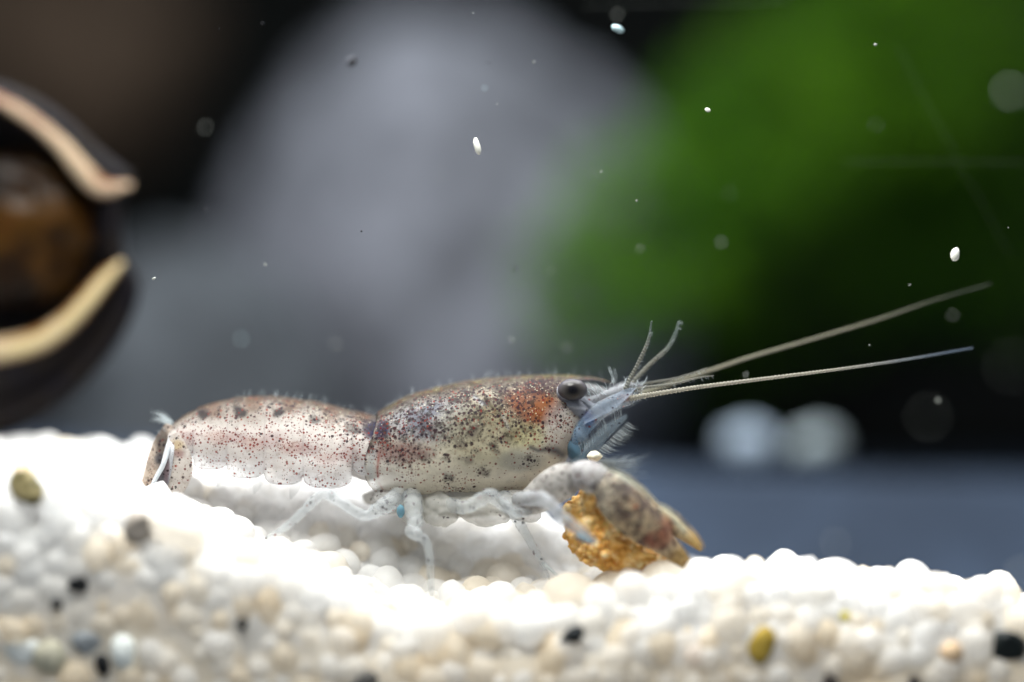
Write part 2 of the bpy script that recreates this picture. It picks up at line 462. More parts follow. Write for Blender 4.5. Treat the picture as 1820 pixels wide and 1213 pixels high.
# ---- front glass of the tank with its scratches
m, nt, out = newmat('clear_glass'); b = NB(nt); t = b.n('ShaderNodeBsdfTransparent'); t.inputs[0].default_value = (0.985, 0.99, 0.985, 1); nt.links.new(t.outputs[0], out.inputs[0])
M['glass'] = m
g0, g1 = GLASS_Y - 0.35, GLASS_Y - 0.02
V = [(-14, g0, -8), (14, g0, -8), (14, g1, -8), (-14, g1, -8), (-14, g0, 10), (14, g0, 10), (14, g1, 10), (-14, g1, 10)]
pane = obj('aquarium_glass', mesh('aquarium_glass', V, [(3, 2, 1, 0), (4, 5, 6, 7), (0, 1, 5, 4), (1, 2, 6, 5), (2, 3, 7, 6), (3, 0, 4, 7)], M['glass'], False))
tag(pane, 'clear front glass of the aquarium with fine scratches', 'glass')
M['scratch'] = simple('scratch', (0.5, 0.55, 0.5), 0.6, 0.2, 3, alpha=0.02)
for pts in ([(1598, 85), (1640, 170), (1680, 240), (1700, 285)], [(1705, 300), (1740, 350), (1770, 410), (1795, 450)], [(1500, 288), (1600, 287), (1700, 288), (1820, 289)],
            [(1040, 12), (1180, 8), (1320, 6), (1400, 2)]):
    v, f = tube_geo([(a, c, g0 - 0.012, 1.3) for a, c in pts], 16, 6)
    obj('scratch', mesh('scratch', v, f, M['scratch']), pane)

# ------------------------------------------------------------------ background: stones, moss, pebbles
def boulder(name, px, py, y, rx, rz, ry, mat, label, seed, amp=0.22, level=5, rotz=0.0, cat='stone'):
    v, f = ico(level); s = U(y); c = P(px, py, y)
    d = np.array([1 + amp*fbm(p, 1.1, 5, seed) for p in v])
    w_ = v*d[:, None]*np.array([rx*s, ry, rz*s]); a = rotz
    w_ = w_@np.array([[math.cos(a), 0, math.sin(a)], [0, 1, 0], [-math.sin(a), 0, math.cos(a)]])
    return tag(obj(name, mesh(name, w_, f, mat), None, c), label, cat)
boulder('boulder', 805, 540, 34, 405, 520, 8, M['stone'], 'large pale grey boulder blurred behind the crayfish', 12.3, 0.12)
boulder('boulder', 340, 820, 24, 270, 400, 6, M['stone_dark'], 'lower dark grey rounded rock between snail and large boulder', 8.4)
boulder('brown_rock', 30, 40, 44, 330, 330, 7, M['brown_stone'], 'brown rock blurred in the corner above the snail', 5.7, cat='rock')
boulder('pebble', 1330, 792, 12.2, 48, 36, 0.6, M['pebble'], 'pale bluish pebble on the dark floor, nearer the crayfish of two', 1.1, 0.12, 4)
boulder('pebble', 1452, 792, 13.0, 44, 30, 0.5, simple('grey_pebble', (0.26, 0.31, 0.33), 0.6, 0.3, 1.5, 0.3, 2.0), 'pale greyish pebble on the dark floor, farther from the crayfish of two', 2.2, 0.12, 4)
boulder('dark_rock', 1560, 700, 46, 520, 190, 5, simple('black_rock', (0.005, 0.006, 0.006), 0.8), 'near black rock under the moss behind the antennae', 6.6, cat='rock')

def leaf_mat(name, c1, c2):
    m, nt, out = newmat(name); b = NB(nt)
    col = b.mix(b.attr('shade').outputs['Fac'], c1, c2)
    p = b.principled(col, 0.5, **{'Specular_IOR_Level': 0.1})
    tl = b.n('ShaderNodeBsdfTranslucent'); nt.links.new(col, tl.inputs[0])
    nt.links.new(b.mixs(0.35, p.outputs[0], tl.outputs[0]), out.inputs[0]); return m
M['moss'] = leaf_mat('moss_leaf', (0.014, 0.066, 0.003), (0.080, 0.198, 0.006))
M['wood'] = simple('mossy_wood', (0.010, 0.012, 0.005), 0.85, 0.3, 0.6, 0.5, 2.0)
moss = empty('moss_clump', P(1500, 700, 32)); tag(moss, 'green moss clump blurred behind the antennae', 'moss')
LOBES = [(1050, 510, 24, 120, 3.0), (1140, 410, 25, 150, 3.5), (1265, 300, 27, 150, 3.5), (1390, 200, 29, 170, 4.0), (1560, 90, 31, 200, 4.5), (1720, 40, 34, 230, 4.5), (1560, 260, 38, 170, 3.5), (1780, 240, 37, 170, 3.5),
         (1290, 430, 36, 130, 3.0), (1250, 560, 38, 150, 3.0), (1620, 420, 38, 150, 3.0), (1470, 500, 39, 120, 2.5), (1790, 460, 40, 140, 2.5)]
Vl, Fl, sh = [], [], []
for px, py, y, r, ry in LOBES:
    c = np.array(P(px, py, y)); R = r*U(y)
    n = int(900*(R/3)**2); lobe_shade = rng.uniform(-0.35, 0.35)
    d = rng.normal(size=(n, 3)); d /= np.linalg.norm(d, axis=1)[:, None]
    rad = rng.uniform(0.55, 1.05, n)**0.6
    for k in range(n):
        bmp = 1 + 0.25*fbm(d[k], 1.7, 3, px*0.01)
        p = c + d[k]*np.array([R, ry, R])*rad[k]*bmp
        u = rng.normal(size=3) + d[k]*1.2; u /= np.linalg.norm(u); v_ = np.cross(u, rng.normal(size=3)); v_ /= np.linalg.norm(v_) + 1e-9
        L, Wd = rng.uniform(0.35, 0.75), rng.uniform(0.09, 0.17); b0 = len(Vl)
        Vl += [p, p + u*L*0.5 + v_*Wd, p + u*L, p + u*L*0.5 - v_*Wd]; Fl.append((b0, b0 + 1, b0 + 2, b0 + 3)); sh += [float(np.clip(0.5 + 0.9*fbm(p, 0.45, 2, 4.0) + lobe_shade + rng.uniform(-.2, .2), 0, 1))]*4
o = obj('foliage', mesh('foliage', Vl, Fl, M['moss'], False, {'shade': np.array(sh)}), moss); o['kind'] = 'stuff'
v, f = tube_geo([(1120, 640, 36, 40), (1300, 560, 38, 70), (1500, 380, 40, 90), (1750, 200, 41, 110), (1950, 80, 41, 110)], 40, 18)
v = np.array([p*1.0 + np.array([0, 0, 0.5*fbm(p, 0.3, 3)]) for p in v])
obj('branch', mesh('branch', v, f, M['wood']), moss)

# ------------------------------------------------------------------ nerite snail
SY = 4.2
snail = empty('snail', P(-60, 770, SY)); tag(snail, 'black shelled snail with cream lips and amber underside beside the sand', 'snail')
OUT = [(238, 312), (180, 268), (120, 212), (60, 172), (0, 148), (-90, 122), (-200, 130), (-310, 210), (-370, 380), (-350, 560), (-280, 690), (-160, 768), (-50, 785), (40, 764), (110, 722), (170, 665),
       (215, 605), (242, 548), (250, 502), (238, 480), (224, 458), (219, 400), (222, 350), (238, 328)]
oc = np.array([(*p, 0) for p in OUT + OUT[:1]], float); oc = resample(oc, 97)[:-1, :2]; cen = np.array([-60.0, 450.0])
rings = []
for k in range(13):                                         # dome, away from the camera
    a = (1 - k/12)*math.pi/2*0.98; rings.append((math.cos(a), SY + 0.15 + 3.6*math.sin(a)))
rings += [(0.985, SY - 0.12), (0.95, SY - 0.28), (0.90, SY - 0.30), (0.86, SY - 0.1), (0.80, SY + 0.35), (0.6, SY + 0.8), (0.3, SY + 0.95), (0.02, SY + 1.0)]
V = []
for s, y in rings:
    for q in oc:
        p = cen + (q - cen)*s; V.append(P(p[0], p[1], y))
Fq = grid_faces(len(rings), 96)
M['shell'] = simple('black_shell', (0.005, 0.0045, 0.006), 0.5, 0.5, 1.5, 0.3, 3.0, spec=0.05, col2=(0.009, 0.007, 0.006))
obj('shell', mesh('shell', V, Fq, M['shell']), snail)
def lip_mat(name, c1, c2, axis_lo, axis_hi):
    m, nt, out = newmat(name); b = NB(nt)
    e = b.attr('edge').outputs['Fac']
    col = b.ramp(e, [(0.0, (0.06, 0.018, 0.004)), (0.28, c1), (0.62, c1), (0.80, c2), (1.0, (0.02, 0.006, 0.002))])
    col = b.mix(b.smooth(b.noise(1.2), 0.4, 0.7), col, b.mix(0.6, col, (0.45, 0.36, 0.24)))
    p = b.principled(col, 0.3, **{'Specular_IOR_Level': 0.15}); p.inputs['Subsurface Weight'].default_value = 0.1; p.inputs['Subsurface Radius'].default_value = (0.3, 0.2, 0.1)
    nt.links.new(p.outputs[0], out.inputs[0]); return m
def lip(ctrl, c1, c2, flip):
    v, f = tube_geo([(a_, b_, c_, r_*.85) for a_, b_, c_, r_ in ctrl], 40, 24, flat=0.7)
    k = np.arange(len(v) - 2) % 24; a = 2*np.pi*k/24
    e = np.r_[np.clip(0.5 + 0.5*np.cos(a)*flip, 0, 1), 0.5, 0.5]
    obj('lip', mesh('lip', v, f, lip_mat('shell_lip', c1, c2, 0, 1), True, {'edge': e}), snail)
lip([(-150, 142, SY - .1, 10), (-60, 158, SY - .2, 14), (8, 184, SY - .32, 15), (62, 218, SY - .35, 16), (106, 256, SY - .35, 17), (142, 298, SY - .34, 20), (180, 334, SY - .3, 21), (228, 330, SY - .25, 8)],
    (0.38, 0.28, 0.20), (0.18, 0.05, 0.006), 1)
lip([(-150, 590, SY - .1, 20), (-70, 625, SY - .2, 28), (0, 622, SY - .3, 28), (60, 608, SY - .32, 27), (110, 580, SY - .32, 25), (150, 540, SY - .32, 23), (185, 498, SY - .28, 19), (212, 470, SY - .25, 10)],
    (0.50, 0.41, 0.23), (0.20, 0.09, 0.02), 1)
v, f = ico(5); m, nt, out = newmat('amber_operculum'); b = NB(nt)
nz = b.noise(0.8, 4, 0.6); col = b.ramp(nz, [(0.36, (0.004, 0.003, 0.002)), (0.48, (0.014, 0.006, 0.002)), (0.60, (0.050, 0.022, 0.003)), (0.72, (0.045, 0.008, 0.003))])
pr = b.principled(col, 0.3, **{'Specular_IOR_Level': 0.12}); nt.links.new(b.bump(b.noise(2.5, 4), 0.5, 0.2), pr.inputs['Normal']); nt.links.new(pr.outputs[0], out.inputs[0])
d = np.array([1 + 0.18*fbm(p, 1.6, 4, 2.0) for p in v])
vv = v*d[:, None]*np.array([1.85, 0.5, 1.55]); c = P(10, 410, SY + 0.45)
obj('foot', mesh('foot', vv, f, m), snail, c)

# ------------------------------------------------------------------ the crayfish
BY = 0.85                                                    # depth of its midline
cray = empty('crayfish', P(760, 1010, BY)); tag(cray, 'translucent speckled dwarf crayfish holding orange food on white sand', 'crayfish')

def seg_dist(px, py, pts):
    d = np.full(px.shape, 1e9)
    for (x0, y0), (x1, y1) in zip(pts[:-1], pts[1:]):
        dx, dy = x1 - x0, y1 - y0; t = np.clip(((px - x0)*dx + (py - y0)*dy)/(dx*dx + dy*dy), 0, 1)
        d = np.minimum(d, np.hypot(px - x0 - t*dx, py - y0 - t*dy))
    return d
def blob(px, py, cx, cy_, rx, ry, soft=0.6):
    q = np.hypot((px - cx)/rx, (py - cy_)/ry); return np.clip((1 + soft - q)/soft/1.0, 0, 1)*np.clip(1.0, 0, 1)
def sm(x, a, b):
    t = np.clip((x - a)/(b - a), 0, 1); return t*t*(3 - 2*t)
def over(base, col, a):
    return base*(1 - a[:, None]) + np.array(col)[None, :]*a[:, None]
def vnoise(V, scale, seed): return np.array([fbm(p, scale, 3, seed) for p in V])

def shell_mat():
    """pigmented translucent shell: vertex pigment, plus red, dark and cream chromatophores as small cells"""
    m, nt, out = newmat('speckled_shell'); b = NB(nt)
    base = b.attr('pigment').outputs['Color']; dn = b.n('ShaderNodeSeparateColor'); nt.links.new(b.attr('spots').outputs['Color'], dn.inputs[0])
    op = b.attr('opacity').outputs['Fac']
    crd = b.coord()
    wob = b.n('ShaderNodeVectorMath', operation='ADD'); nn = b.n('ShaderNodeTexNoise'); nn.inputs['Scale'].default_value = 30; nt.links.new(crd, nn.inputs['Vector'])
    sc = b.n('ShaderNodeVectorMath', operation='SCALE'); nt.links.new(nn.outputs['Color'], sc.inputs[0]); sc.inputs['Scale'].default_value = 0.02
    nt.links.new(crd, wob.inputs[0]); nt.links.new(sc.outputs[0], wob.inputs[1]); vec = wob.outputs[0]
    def spots(scale, dens, rmin, rmax):
        v = b.vor(scale, vec); sp = b.n('ShaderNodeSeparateColor'); nt.links.new(v.outputs['Color'], sp.inputs[0])
        on = b.math('LESS_THAN', sp.outputs[0], dens)
        r = b.math('MULTIPLY_ADD', sp.outputs[1], rmax - rmin, rmin)
        edge = b.smooth(b.math('SUBTRACT', v.outputs['Distance'], r), -0.09, 0.06, 1.0, 0.0)
        return b.math('MULTIPLY', on, edge), sp.outputs[2]
    cream, _ = spots(22.0, dn.outputs[2], 0.16, 0.34)
    red, rv = spots(18.0, dn.outputs[0], 0.22, 0.44)
    red2, rv2 = spots(24.0, b.math('MULTIPLY', dn.outputs[0], 0.8), 0.18, 0.36)
    dark, dv = spots(15.0, dn.outputs[1], 0.24, 0.52)
    dark2, _ = spots(27.0, b.math('MULTIPLY', dn.outputs[1], 0.8), 0.2, 0.42)
    mott = b.smooth(b.noise(7.0, 5, 0.6, crd), 0.35, 0.7)
    col = b.mix(b.math('MULTIPLY', mott, 0.26), base, b.mix(0.65, base, (0.20, 0.17, 0.15)))
    blotch = b.math('MULTIPLY', b.smooth(b.noise(8.5, 7, 0.68, crd, 0.6), 0.48, 0.58), b.math('MULTIPLY', dn.outputs[1], 0.85), clamp=True)
    col = b.mix(blotch, col, (0.036, 0.028, 0.023))
    rust = b.math('MULTIPLY', b.smooth(b.noise(10.0, 6, 0.65, b.n('ShaderNodeTexCoord').outputs['Object'], 0.4), 0.56, 0.66), b.math('MULTIPLY', dn.outputs[0], 0.6), clamp=True)
    col = b.mix(rust, col, (0.17, 0.045, 0.022))
    col = b.mix(b.math('MULTIPLY', cream, 0.8), col, (0.52, 0.49, 0.36))
    rc = b.mix(rv, (0.11, 0.014, 0.018), (0.23, 0.036, 0.022))
    col = b.mix(b.math('MULTIPLY', red2, 0.75), col, rc)
    col = b.mix(b.math('MULTIPLY', red, 0.92), col, rc)
    dc = b.mix(dv, (0.022, 0.018, 0.026), (0.052, 0.022, 0.026))
    col = b.mix(b.math('MULTIPLY', dark2, 0.75), col, dc)
    col = b.mix(b.math('MULTIPLY', dark, 0.92), col, dc)
    p = b.principled(col, 0.38, **{'Specular_IOR_Level': 0.07})
    p.inputs['Subsurface Weight'].default_value = 0.0; p.inputs['Subsurface Radius'].default_value = (0.10, 0.08, 0.07); p.inputs['Subsurface Scale'].default_value = 0.6
    nt.links.new(b.bump(b.noise(22.0, 3, 0.6, crd), 0.12, 0.02), p.inputs['Normal'])
    tl = b.n('ShaderNodeBsdfTranslucent'); nt.links.new(col, tl.inputs[0])
    s1 = b.mixs(0.30, p.outputs[0], tl.outputs[0])
    tr = b.n('ShaderNodeBsdfTransparent')
    marks = b.math('MAXIMUM', b.math('MAXIMUM', red, dark), op)
    nt.links.new(b.mixs(marks, tr.outputs[0], s1), out.inputs[0]); return m
M['cray'] = shell_mat()

# -- carapace
ZT = [(630, 746), (655, 740), (668, 735), (690, 722), (730, 702), (780, 688), (830, 677), (880, 671), (930, 668), (980, 666.5), (1020, 667.5), (1060, 672), (1092, 682)]
ZB = [(630, 862), (653, 872), (690, 884), (740, 890), (830, 887), (900, 880), (950, 868), (985, 848), (1010, 818), (1030, 795), (1092, 740)]
WD = [(630, .74), (660, .84), (700, .96), (800, 1.06), (900, 1.0), (970, .86), (1020, .62), (1060, .34), (1092, .03)]
FM = [(0, 1092), (.06, 1090), (.10, 1080), (.14, 1045), (.18, 1003), (.24, 990), (.31, 990), (.37, 1004), (.43, 1020), (.5, 1026), (.6, 1026), (.7, 1024), (.8, 1014), (.9, 1000), (1, 985)]
PM = [(0, 668), (.12, 672), (.22, 672), (.32, 668), (.42, 660), (.5, 654.5), (.6, 652), (.7, 653), (.78, 658), (.86, 668), (.92, 682), (1, 720)]
def carapace():
    na, nu = 110, 190; V = []; info = []
    fr = np.linspace(-0.975, 0.975, 2*na + 1)
    us = np.r_[-2, -1, np.linspace(0, 1, nu)]
    for u in us:
        lip_ = 0 if u >= 0 else abs(u); uu = max(u, 0)
        for f in fr:
            a = abs(f); x = float(np.interp(a, [k for k, _ in PM], [k for _, k in PM])); xe = float(interp(a, FM))
            x0 = x; x = x + (xe - x)*uu + lip_*3.0
            zt, zb, wd = float(interp(x, ZT)), float(interp(x, ZB)), float(interp(x, WD))
            ph = a*math.pi; zc, hz = (zt + zb)/2, (zb - zt)/2
            k = 1.0 - 0.016*lip_
            yy = wd*abs(math.sin(ph))**0.86*k
            yy *= 1 + 0.05*math.sin(ph)**2*math.sin(max(0, (a - .5))*math.pi*2)
            zz = zc - hz*math.cos(ph)*k
            # cervical groove: a shallow furrow from the back down towards the mouth
            g = min(abs(x - (838 + (zz - 685)*0.9)), 40) if zz < 735 else min(abs(x - (883 + (zz - 735)*0.35)), 40)
            fur = 0.03*math.exp(-(g/6.0)**2)*sm(np.array(zz), 672, 695)*(1 - sm(np.array(zz), 770, 800))
            s = U(BY)
            V.append(((x - 910)*s, BY + math.copysign(yy - fur if yy > fur else yy, f), (606.5 - zz)*s)); info.append((x, zz, x - x0, a))
    Fc = grid_faces(len(us), 2*na + 1, False)
    return np.array(V), Fc, np.array(info)
vc, fc, ic = carapace(); px, py, fromrim, aa = ic.T
n1, n2 = vnoise(vc, 1.6, 1.0), vnoise(vc, 4.0, 5.0)
pg = np.tile(np.array(srgb(238, 230, 210)), (len(vc), 1))
depth = (py - interp(px, ZT))/(interp(px, ZB) - interp(px, ZT))
pg = over(pg, srgb(216, 212, 206), sm(px, 760, 680)*0.7)
up = 1 - sm(depth + 0.08*n1, 0.30, 0.68)
pg = over(pg, srgb(178, 168, 152), up*0.85)
pg = over(pg, srgb(62, 52, 58), np.clip(up*1.1 - 0.15, 0, 1)*np.clip(0.15 + 1.5*n2 + 1.1*n1, 0, 1)*0.8)
pg = over(pg, srgb(122, 134, 156), blob(px, py, 770, 745, 60, 28, 0.8)*0.5)
pg = over(pg, srgb(158, 150, 110), blob(px, py, 860, 770, 50, 40, 0.9)*0.55)
pg = over(pg, srgb(190, 184, 128), blob(px, py, 940, 770, 26, 16, 0.9)*0.6)
pg = over(pg, srgb(66, 58, 44), (1 - sm(depth, 0.03, 0.17))*0.85)
pg = over(pg, srgb(126, 116, 66), (1 - sm(depth, 0.0, 0.05))*np.clip(0.5 + 1.4*n2, 0, 1)*0.8)
pg = over(pg, srgb(128, 74, 46), blob(px, py + 14*n1, 948, 716, 36, 24, 0.7)*0.9)
pg = over(pg, srgb(150, 88, 44), blob(px, py, 968, 728, 16, 16, 0.9)*0.8)
pg = over(pg, srgb(58, 30, 32), blob(px, py, 965, 688, 26, 9, 0.9)*0.8)
pg = over(pg, srgb(200, 192, 190), blob(px, py, 1000, 760, 26, 34, 0.7)*0.6)
for cx, cy_, r in ((905, 772, 18), (762, 805, 13), (798, 810, 9), (845, 762, 12), (876, 788, 10), (880, 800, 8), (860, 833, 10), (802, 846, 8), (818, 780, 14), (765, 757, 14), (930, 760, 11), (830, 808, 9)):
    pg = over(pg, srgb(64, 54, 60), blob(px + 12*n2, py + 10*n1, cx, cy_, r*.6, r*.5, 1.0)*0.5)
pg = over(pg, srgb(120, 84, 84), blob(px, py, 718, 800, 34, 12, 1.0)*0.7)
pg = over(pg, srgb(40, 46, 66), np.exp(-(seg_dist(px, py, [(942, 791), (955, 797), (972, 795), (988, 799), (998, 806)])/ (4.0 + 5*sm(px, 955, 990)))**2)*0.85)
pg = over(pg, srgb(96, 108, 112), blob(px, py, 925, 815, 26, 12, 1.0)*0.45)
pg = over(pg, srgb(36, 38, 60), np.exp(-(seg_dist(px, py, [(822, 691), (838, 699), (850, 707), (866, 717)])/3.5)**2)*0.8)
pg = over(pg, srgb(200, 204, 208), np.exp(-(seg_dist(px, py, [(843, 703), (858, 717)])/2.2)**2)*0.6)
pg = over(pg, srgb(196, 194, 196), np.exp(-(seg_dist(px, py, [(893, 735), (898, 745), (904, 758)])/2.5)**2)*0.5)
rim_line = np.exp(-(fromrim/2.2)**2)*sm(py, 775, 800)
pg = over(pg, srgb(72, 60, 78), rim_line*0.85)
pg = over(pg, srgb(196, 208, 214), np.exp(-((fromrim - 12)/6)**2)*sm(py, 775, 815)*0.5)
pg = over(pg, srgb(168, 84, 78), np.exp(-((fromrim - 24)/2.4)**2)*sm(py, 790, 815)*np.clip(0.75 + n2, 0, 1))
pg = over(pg, srgb(16, 24, 66), blob(px + 8*n2, py + 8*n1, 682, 762, 11, 13, 0.8)*0.9)
pg = over(pg, srgb(60, 58, 60), np.exp(-(seg_dist(px, py, [(1030, 670), (1060, 676), (1085, 682)])/4)**2)*0.5)
red = 0.16 + 0.30*np.clip(n1*2, 0, 1)*(depth > .25) + 0.35*blob(px, py, 715, 790, 45, 30, 1) + 0.3*blob(px, py, 985, 770, 40, 25, 1) + 0.08*up
red = np.where((depth > .66) & (px > 900), red*0.6, red)
dark = 0.9*up**0.8 + 0.02
for cx, cy_, r in ((905, 772, 22), (762, 805, 16), (798, 810, 12), (845, 762, 16), (876, 788, 13), (860, 833, 13), (802, 846, 11), (820, 780, 18), (765, 757, 20), (930, 760, 16), (720, 800, 34), (810, 884, 30), (940, 815, 16)):
    dark = np.maximum(dark, 0.75*blob(px, py, cx, cy_, r*.7, r*.5, 1.0))
dark = np.maximum(dark, 0.5*blob(px, py, 990, 850, 22, 8, 1.0)); dark *= 1 - 0.6*blob(px, py, 975, 728, 20, 20, .5)
cream = 0.22*sm(depth, .2, .35)*(1 - sm(depth, .6, .72)) + 0.32*blob(px, py, 960, 716, 50, 30, 0.7) + 0.3*(1 - sm(depth, .05, .22)) + 0.05
op = np.full(len(vc), 1.0) - 0.22*sm(depth, .45, .8) - 0.25*np.exp(-(fromrim/22)**2)*sm(py, 790, 830) - 0.12*sm(depth, .8, 1.0)
pg = pg*(0.84 + 0.16*sm(depth, 0.12, 0.55))[:, None]                 # the back carries far more pigment than the flanks
car = (vc, fc, pg, np.c_[red, dark, cream], op)

# -- abdomen: one stepped, scalloped loft
AT = [(298, 772), (303, 762), (310, 753), (320, 744), (350, 727), (390, 713), (430, 706), (470, 703.5), (520, 708), (560, 714), (600, 723), (640, 733), (665, 739), (700, 742)]
AW = [(298, .30), (310, .45), (330, .56), (400, .70), (500, .80), (600, .84), (660, .80), (700, .72)]
BOUND = [(298, 352, 806, 8), (352, 412, 820, 12), (412, 478, 832, 15), (478, 546, 842, 16), (546, 632, 846, 18), (632, 700, 826, 16)]
def abdomen():
    V, info = [], []; N = 220; na = 44
    qs = np.linspace(-1, 1, 2*na + 1)
    for x in np.linspace(298.5, 700, N):
        for a, b_, base, dep in BOUND:
            if a <= x <= b_: break
        t = (x - a)/(b_ - a); tt = 2*t - 1
        zb = base + dep*max(0.0, 1 - abs(tt)**2.6)**0.55
        zb = zb + (790 - zb)*(1 - sm(np.array(x), 298, 330))
        saw = (1 - t)                                            # each tergite flares at its hind edge and slips under the one before
        zt = float(interp(x, AT)) - 2.2*saw + 1.1
        wd = float(interp(x, AW))*(1 + 0.018*saw)
        s = U(BY); row = []
        for q in qs:
            th = abs(q)*1.95; yy = wd*math.sin(th)**0.92 if th > 0 else 0.0
            zf = (1 - math.cos(th))/(1 - math.cos(1.95))
            row.append((yy*math.copysign(1, q), zt + (zb - zt)*zf, zf))
        inner = []
        for q in np.linspace(1, -1, 21)[1:-1]:
            yb = wd*math.sin(1.95)**0.92*0.94*q; inner.append((yb, min(zb - 6, base - 4) - 14*(1 - abs(q)**3), 1.2))
        for yy, zz, zf in row + inner:
            V.append(((x - 910)*s, BY + yy, (606.5 - zz)*s)); info.append((x, zz, zf, t))
    m_ = len(row) + len(inner)
    F_ = grid_faces(N, m_); F_.append(tuple(range(m_))); F_.append(tuple(reversed(range((N - 1)*m_, N*m_))))
    return np.array(V), F_, np.array(info)
va, fa, ia = abdomen(); px, py, zf, tt = ia.T
n1, n2 = vnoise(va, 1.6, 3.0), vnoise(va, 4.0, 9.0)
pg = np.tile(np.array(srgb(224, 216, 210)), (len(va), 1))
topm = 1 - sm(zf + 0.1*n1, 0.10, 0.42)
pg = over(pg, srgb(140, 130, 118), topm*0.9)
pg = over(pg, srgb(72, 62, 50), (1 - sm(zf, 0.0, 0.11))*0.85)
pg = over(pg, srgb(92, 70, 52), (1 - sm(zf, 0.0, 0.15))*np.clip(0.2 + 1.6*n2, 0, 1)*0.8)
for cx, cy_ in ((455, 716), (520, 722), (590, 735), (645, 742), (385, 728)):
    pg = over(pg, srgb(108, 76, 56), blob(px, py, cx, cy_, 10, 9, 1.0)*0.6)
for cx, cy_, r in ((365, 736, 9), (431, 728, 8), (500, 735, 7), (567, 748, 7), (632, 762, 8)):
    pg = over(pg, srgb(22, 22, 32), blob(px + 6*n2, py + 6*n1, cx, cy_, r, r*.7, 0.9)*0.9)
pg = over(pg, srgb(20, 28, 66), blob(px + 6*n2, py, 668, 763, 15, 12, 0.8)*0.95)
for cx, cy_ in ((550, 738), (610, 755)):
    pg = over(pg, srgb(206, 200, 190), blob(px, py, cx, cy_, 24, 7, 1.0)*0.35)
band = [(342, 775), (395, 776), (430, 774), (455, 785), (492, 780), (525, 796), (553, 795), (585, 812), (625, 806)]
for k, (cx, cy_) in enumerate(band):
    pg = over(pg, srgb(158, 104, 108) if k % 2 == 0 else srgb(176, 104, 84), blob(px + 8*n2, py + 8*n1, cx, cy_, 15, 8, 0.9)*0.32)
pg = over(pg, srgb(235, 236, 238), sm(zf, 0.7, 0.95)*0.7)
for a_, b_, base, dep in BOUND[1:]:
    pg = over(pg, srgb(150, 140, 140), np.exp(-((px - a_)/1.8)**2)*0.30*(zf < 1.1))
edge = np.exp(-((zf - 1.0)/0.012)**2)*(zf < 1.05)
pg = over(pg, srgb(170, 172, 178), edge*0.6)
red = (0.44 + 0.3*n1)*(1 - 0.75*(1 - sm(zf, .05, .25)))
for cx, cy_ in band: red = np.maximum(red, 0.95*blob(px, py, cx, cy_, 20, 11, 0.8))
red = np.where(zf > 0.62, np.maximum(red, 0.28), red)
dark = 0.62*topm*np.clip(0.8 + n1, .3, 1) + 0.35*sm(px, 560, 640)*(1 - sm(zf, .35, .6)) + 0.02
cream = 0.25*(1 - sm(zf, .1, .35))*sm(px, 480, 560) + 0.22*(1 - sm(zf, 0, .12))
op = 0.93 - 0.45*sm(zf, 0.3, 0.95); op = np.where(zf > 1.1, 0.35, op)
pg = pg*(0.82 + 0.18*sm(zf, 0.06, 0.50))[:, None]
abd = (va, fa, pg, np.c_[red, dark, cream], op)

# -- flesh of the head and the pale underside, joined into the same body
def lump(cx, cy_, y, rx, rz, ry, col, sp=(0, 0, 0), o_=1.0, seed=1.0, amp=0.06, level=4, ang=0.0):
    v, f = ico(level); s = U(y); d = np.array([1 + amp*fbm(p, 1.8, 3, seed) for p in v]); w_ = v*d[:, None]*np.array([rx*s, ry, rz*s])
    a = math.radians(ang); w_ = w_@np.array([[math.cos(a), 0, -math.sin(a)], [0, 1, 0], [math.sin(a), 0, math.cos(a)]]) + np.array(P(cx, cy_, y))
    return (w_, f, np.tile(np.array(srgb(*col)), (len(v), 1)), np.tile(np.array(sp, float), (len(v), 1)), np.full(len(v), o_))
bits = [car, abd,
        lump(985, 752, BY, 52, 62, 0.62, (190, 190, 192), (0.1, 0.05, 0), 1, 1.0, ang=-20),
        lump(1022, 724, 0.48, 34, 16, 0.34, (158, 162, 172), (0, .1, 0), 1, 2.0, ang=25),
        lump(1020, 795, 0.60, 18, 36, 0.40, (98, 134, 158), (0, 0, 0), .75, 3.0, ang=-30),
        lump(1028, 770, 0.50, 14, 22, 0.30, (170, 188, 206), (0, 0, 0), .8, 3.3, ang=-35),
        lump(1064, 700, 0.62, 42, 13, 0.26, (150, 152, 154), (.1, .25, .05), .6, 8.0, 0.1, ang=20),
        lump(1052, 722, 0.50, 34, 10, 0.24, (172, 178, 188), (.02, .1, .02), .6, 8.5, 0.1, ang=32),
        lump(820, 884, BY, 170, 34, 0.72, (206, 204, 198), (0.04, 0.04, 0), .7, 4.0, 0.12),
        lump(690, 892, 0.35, 30, 24, 0.34, (214, 214, 212), (0.05, 0.2, 0), .5, 4.5),
        lump(735, 905, 0.25, 24, 30, 0.34, (206, 206, 200), (0.0, 0.05, 0), .5, 5.0),
        lump(782, 905, 0.25, 34, 32, 0.36, (204, 203, 196), (0.0, 0.02, 0), .5, 5.5, 0.15),
        lump(858, 908, 0.20, 48, 27, 0.36, (202, 200, 192), (0.0, 0.05, 0), .5, 6.0, 0.15, ang=10),
        lump(925, 900, 0.20, 42, 26, 0.34, (206, 204, 200), (0.05, 0.1, 0), .5, 6.5, 0.15, ang=15),
        lump(650, 815, 0.75, 34, 40, 0.55, (214, 212, 212), (0.2, 0.1, 0), .85, 7.0)]
V = np.vstack([q[0] for q in bits]); F_, off = [], 0
for q in bits: F_ += [tuple(i + off for i in f) for f in q[1]]; off += len(q[0])
body = obj('body', mesh('body', V, F_, M['cray'], True, {'pigment': np.vstack([q[2] for q in bits]), 'spots': np.clip(np.vstack([q[3] for q in bits]), 0, 1), 'opacity': np.concatenate([q[4] for q in bits])}), cray)

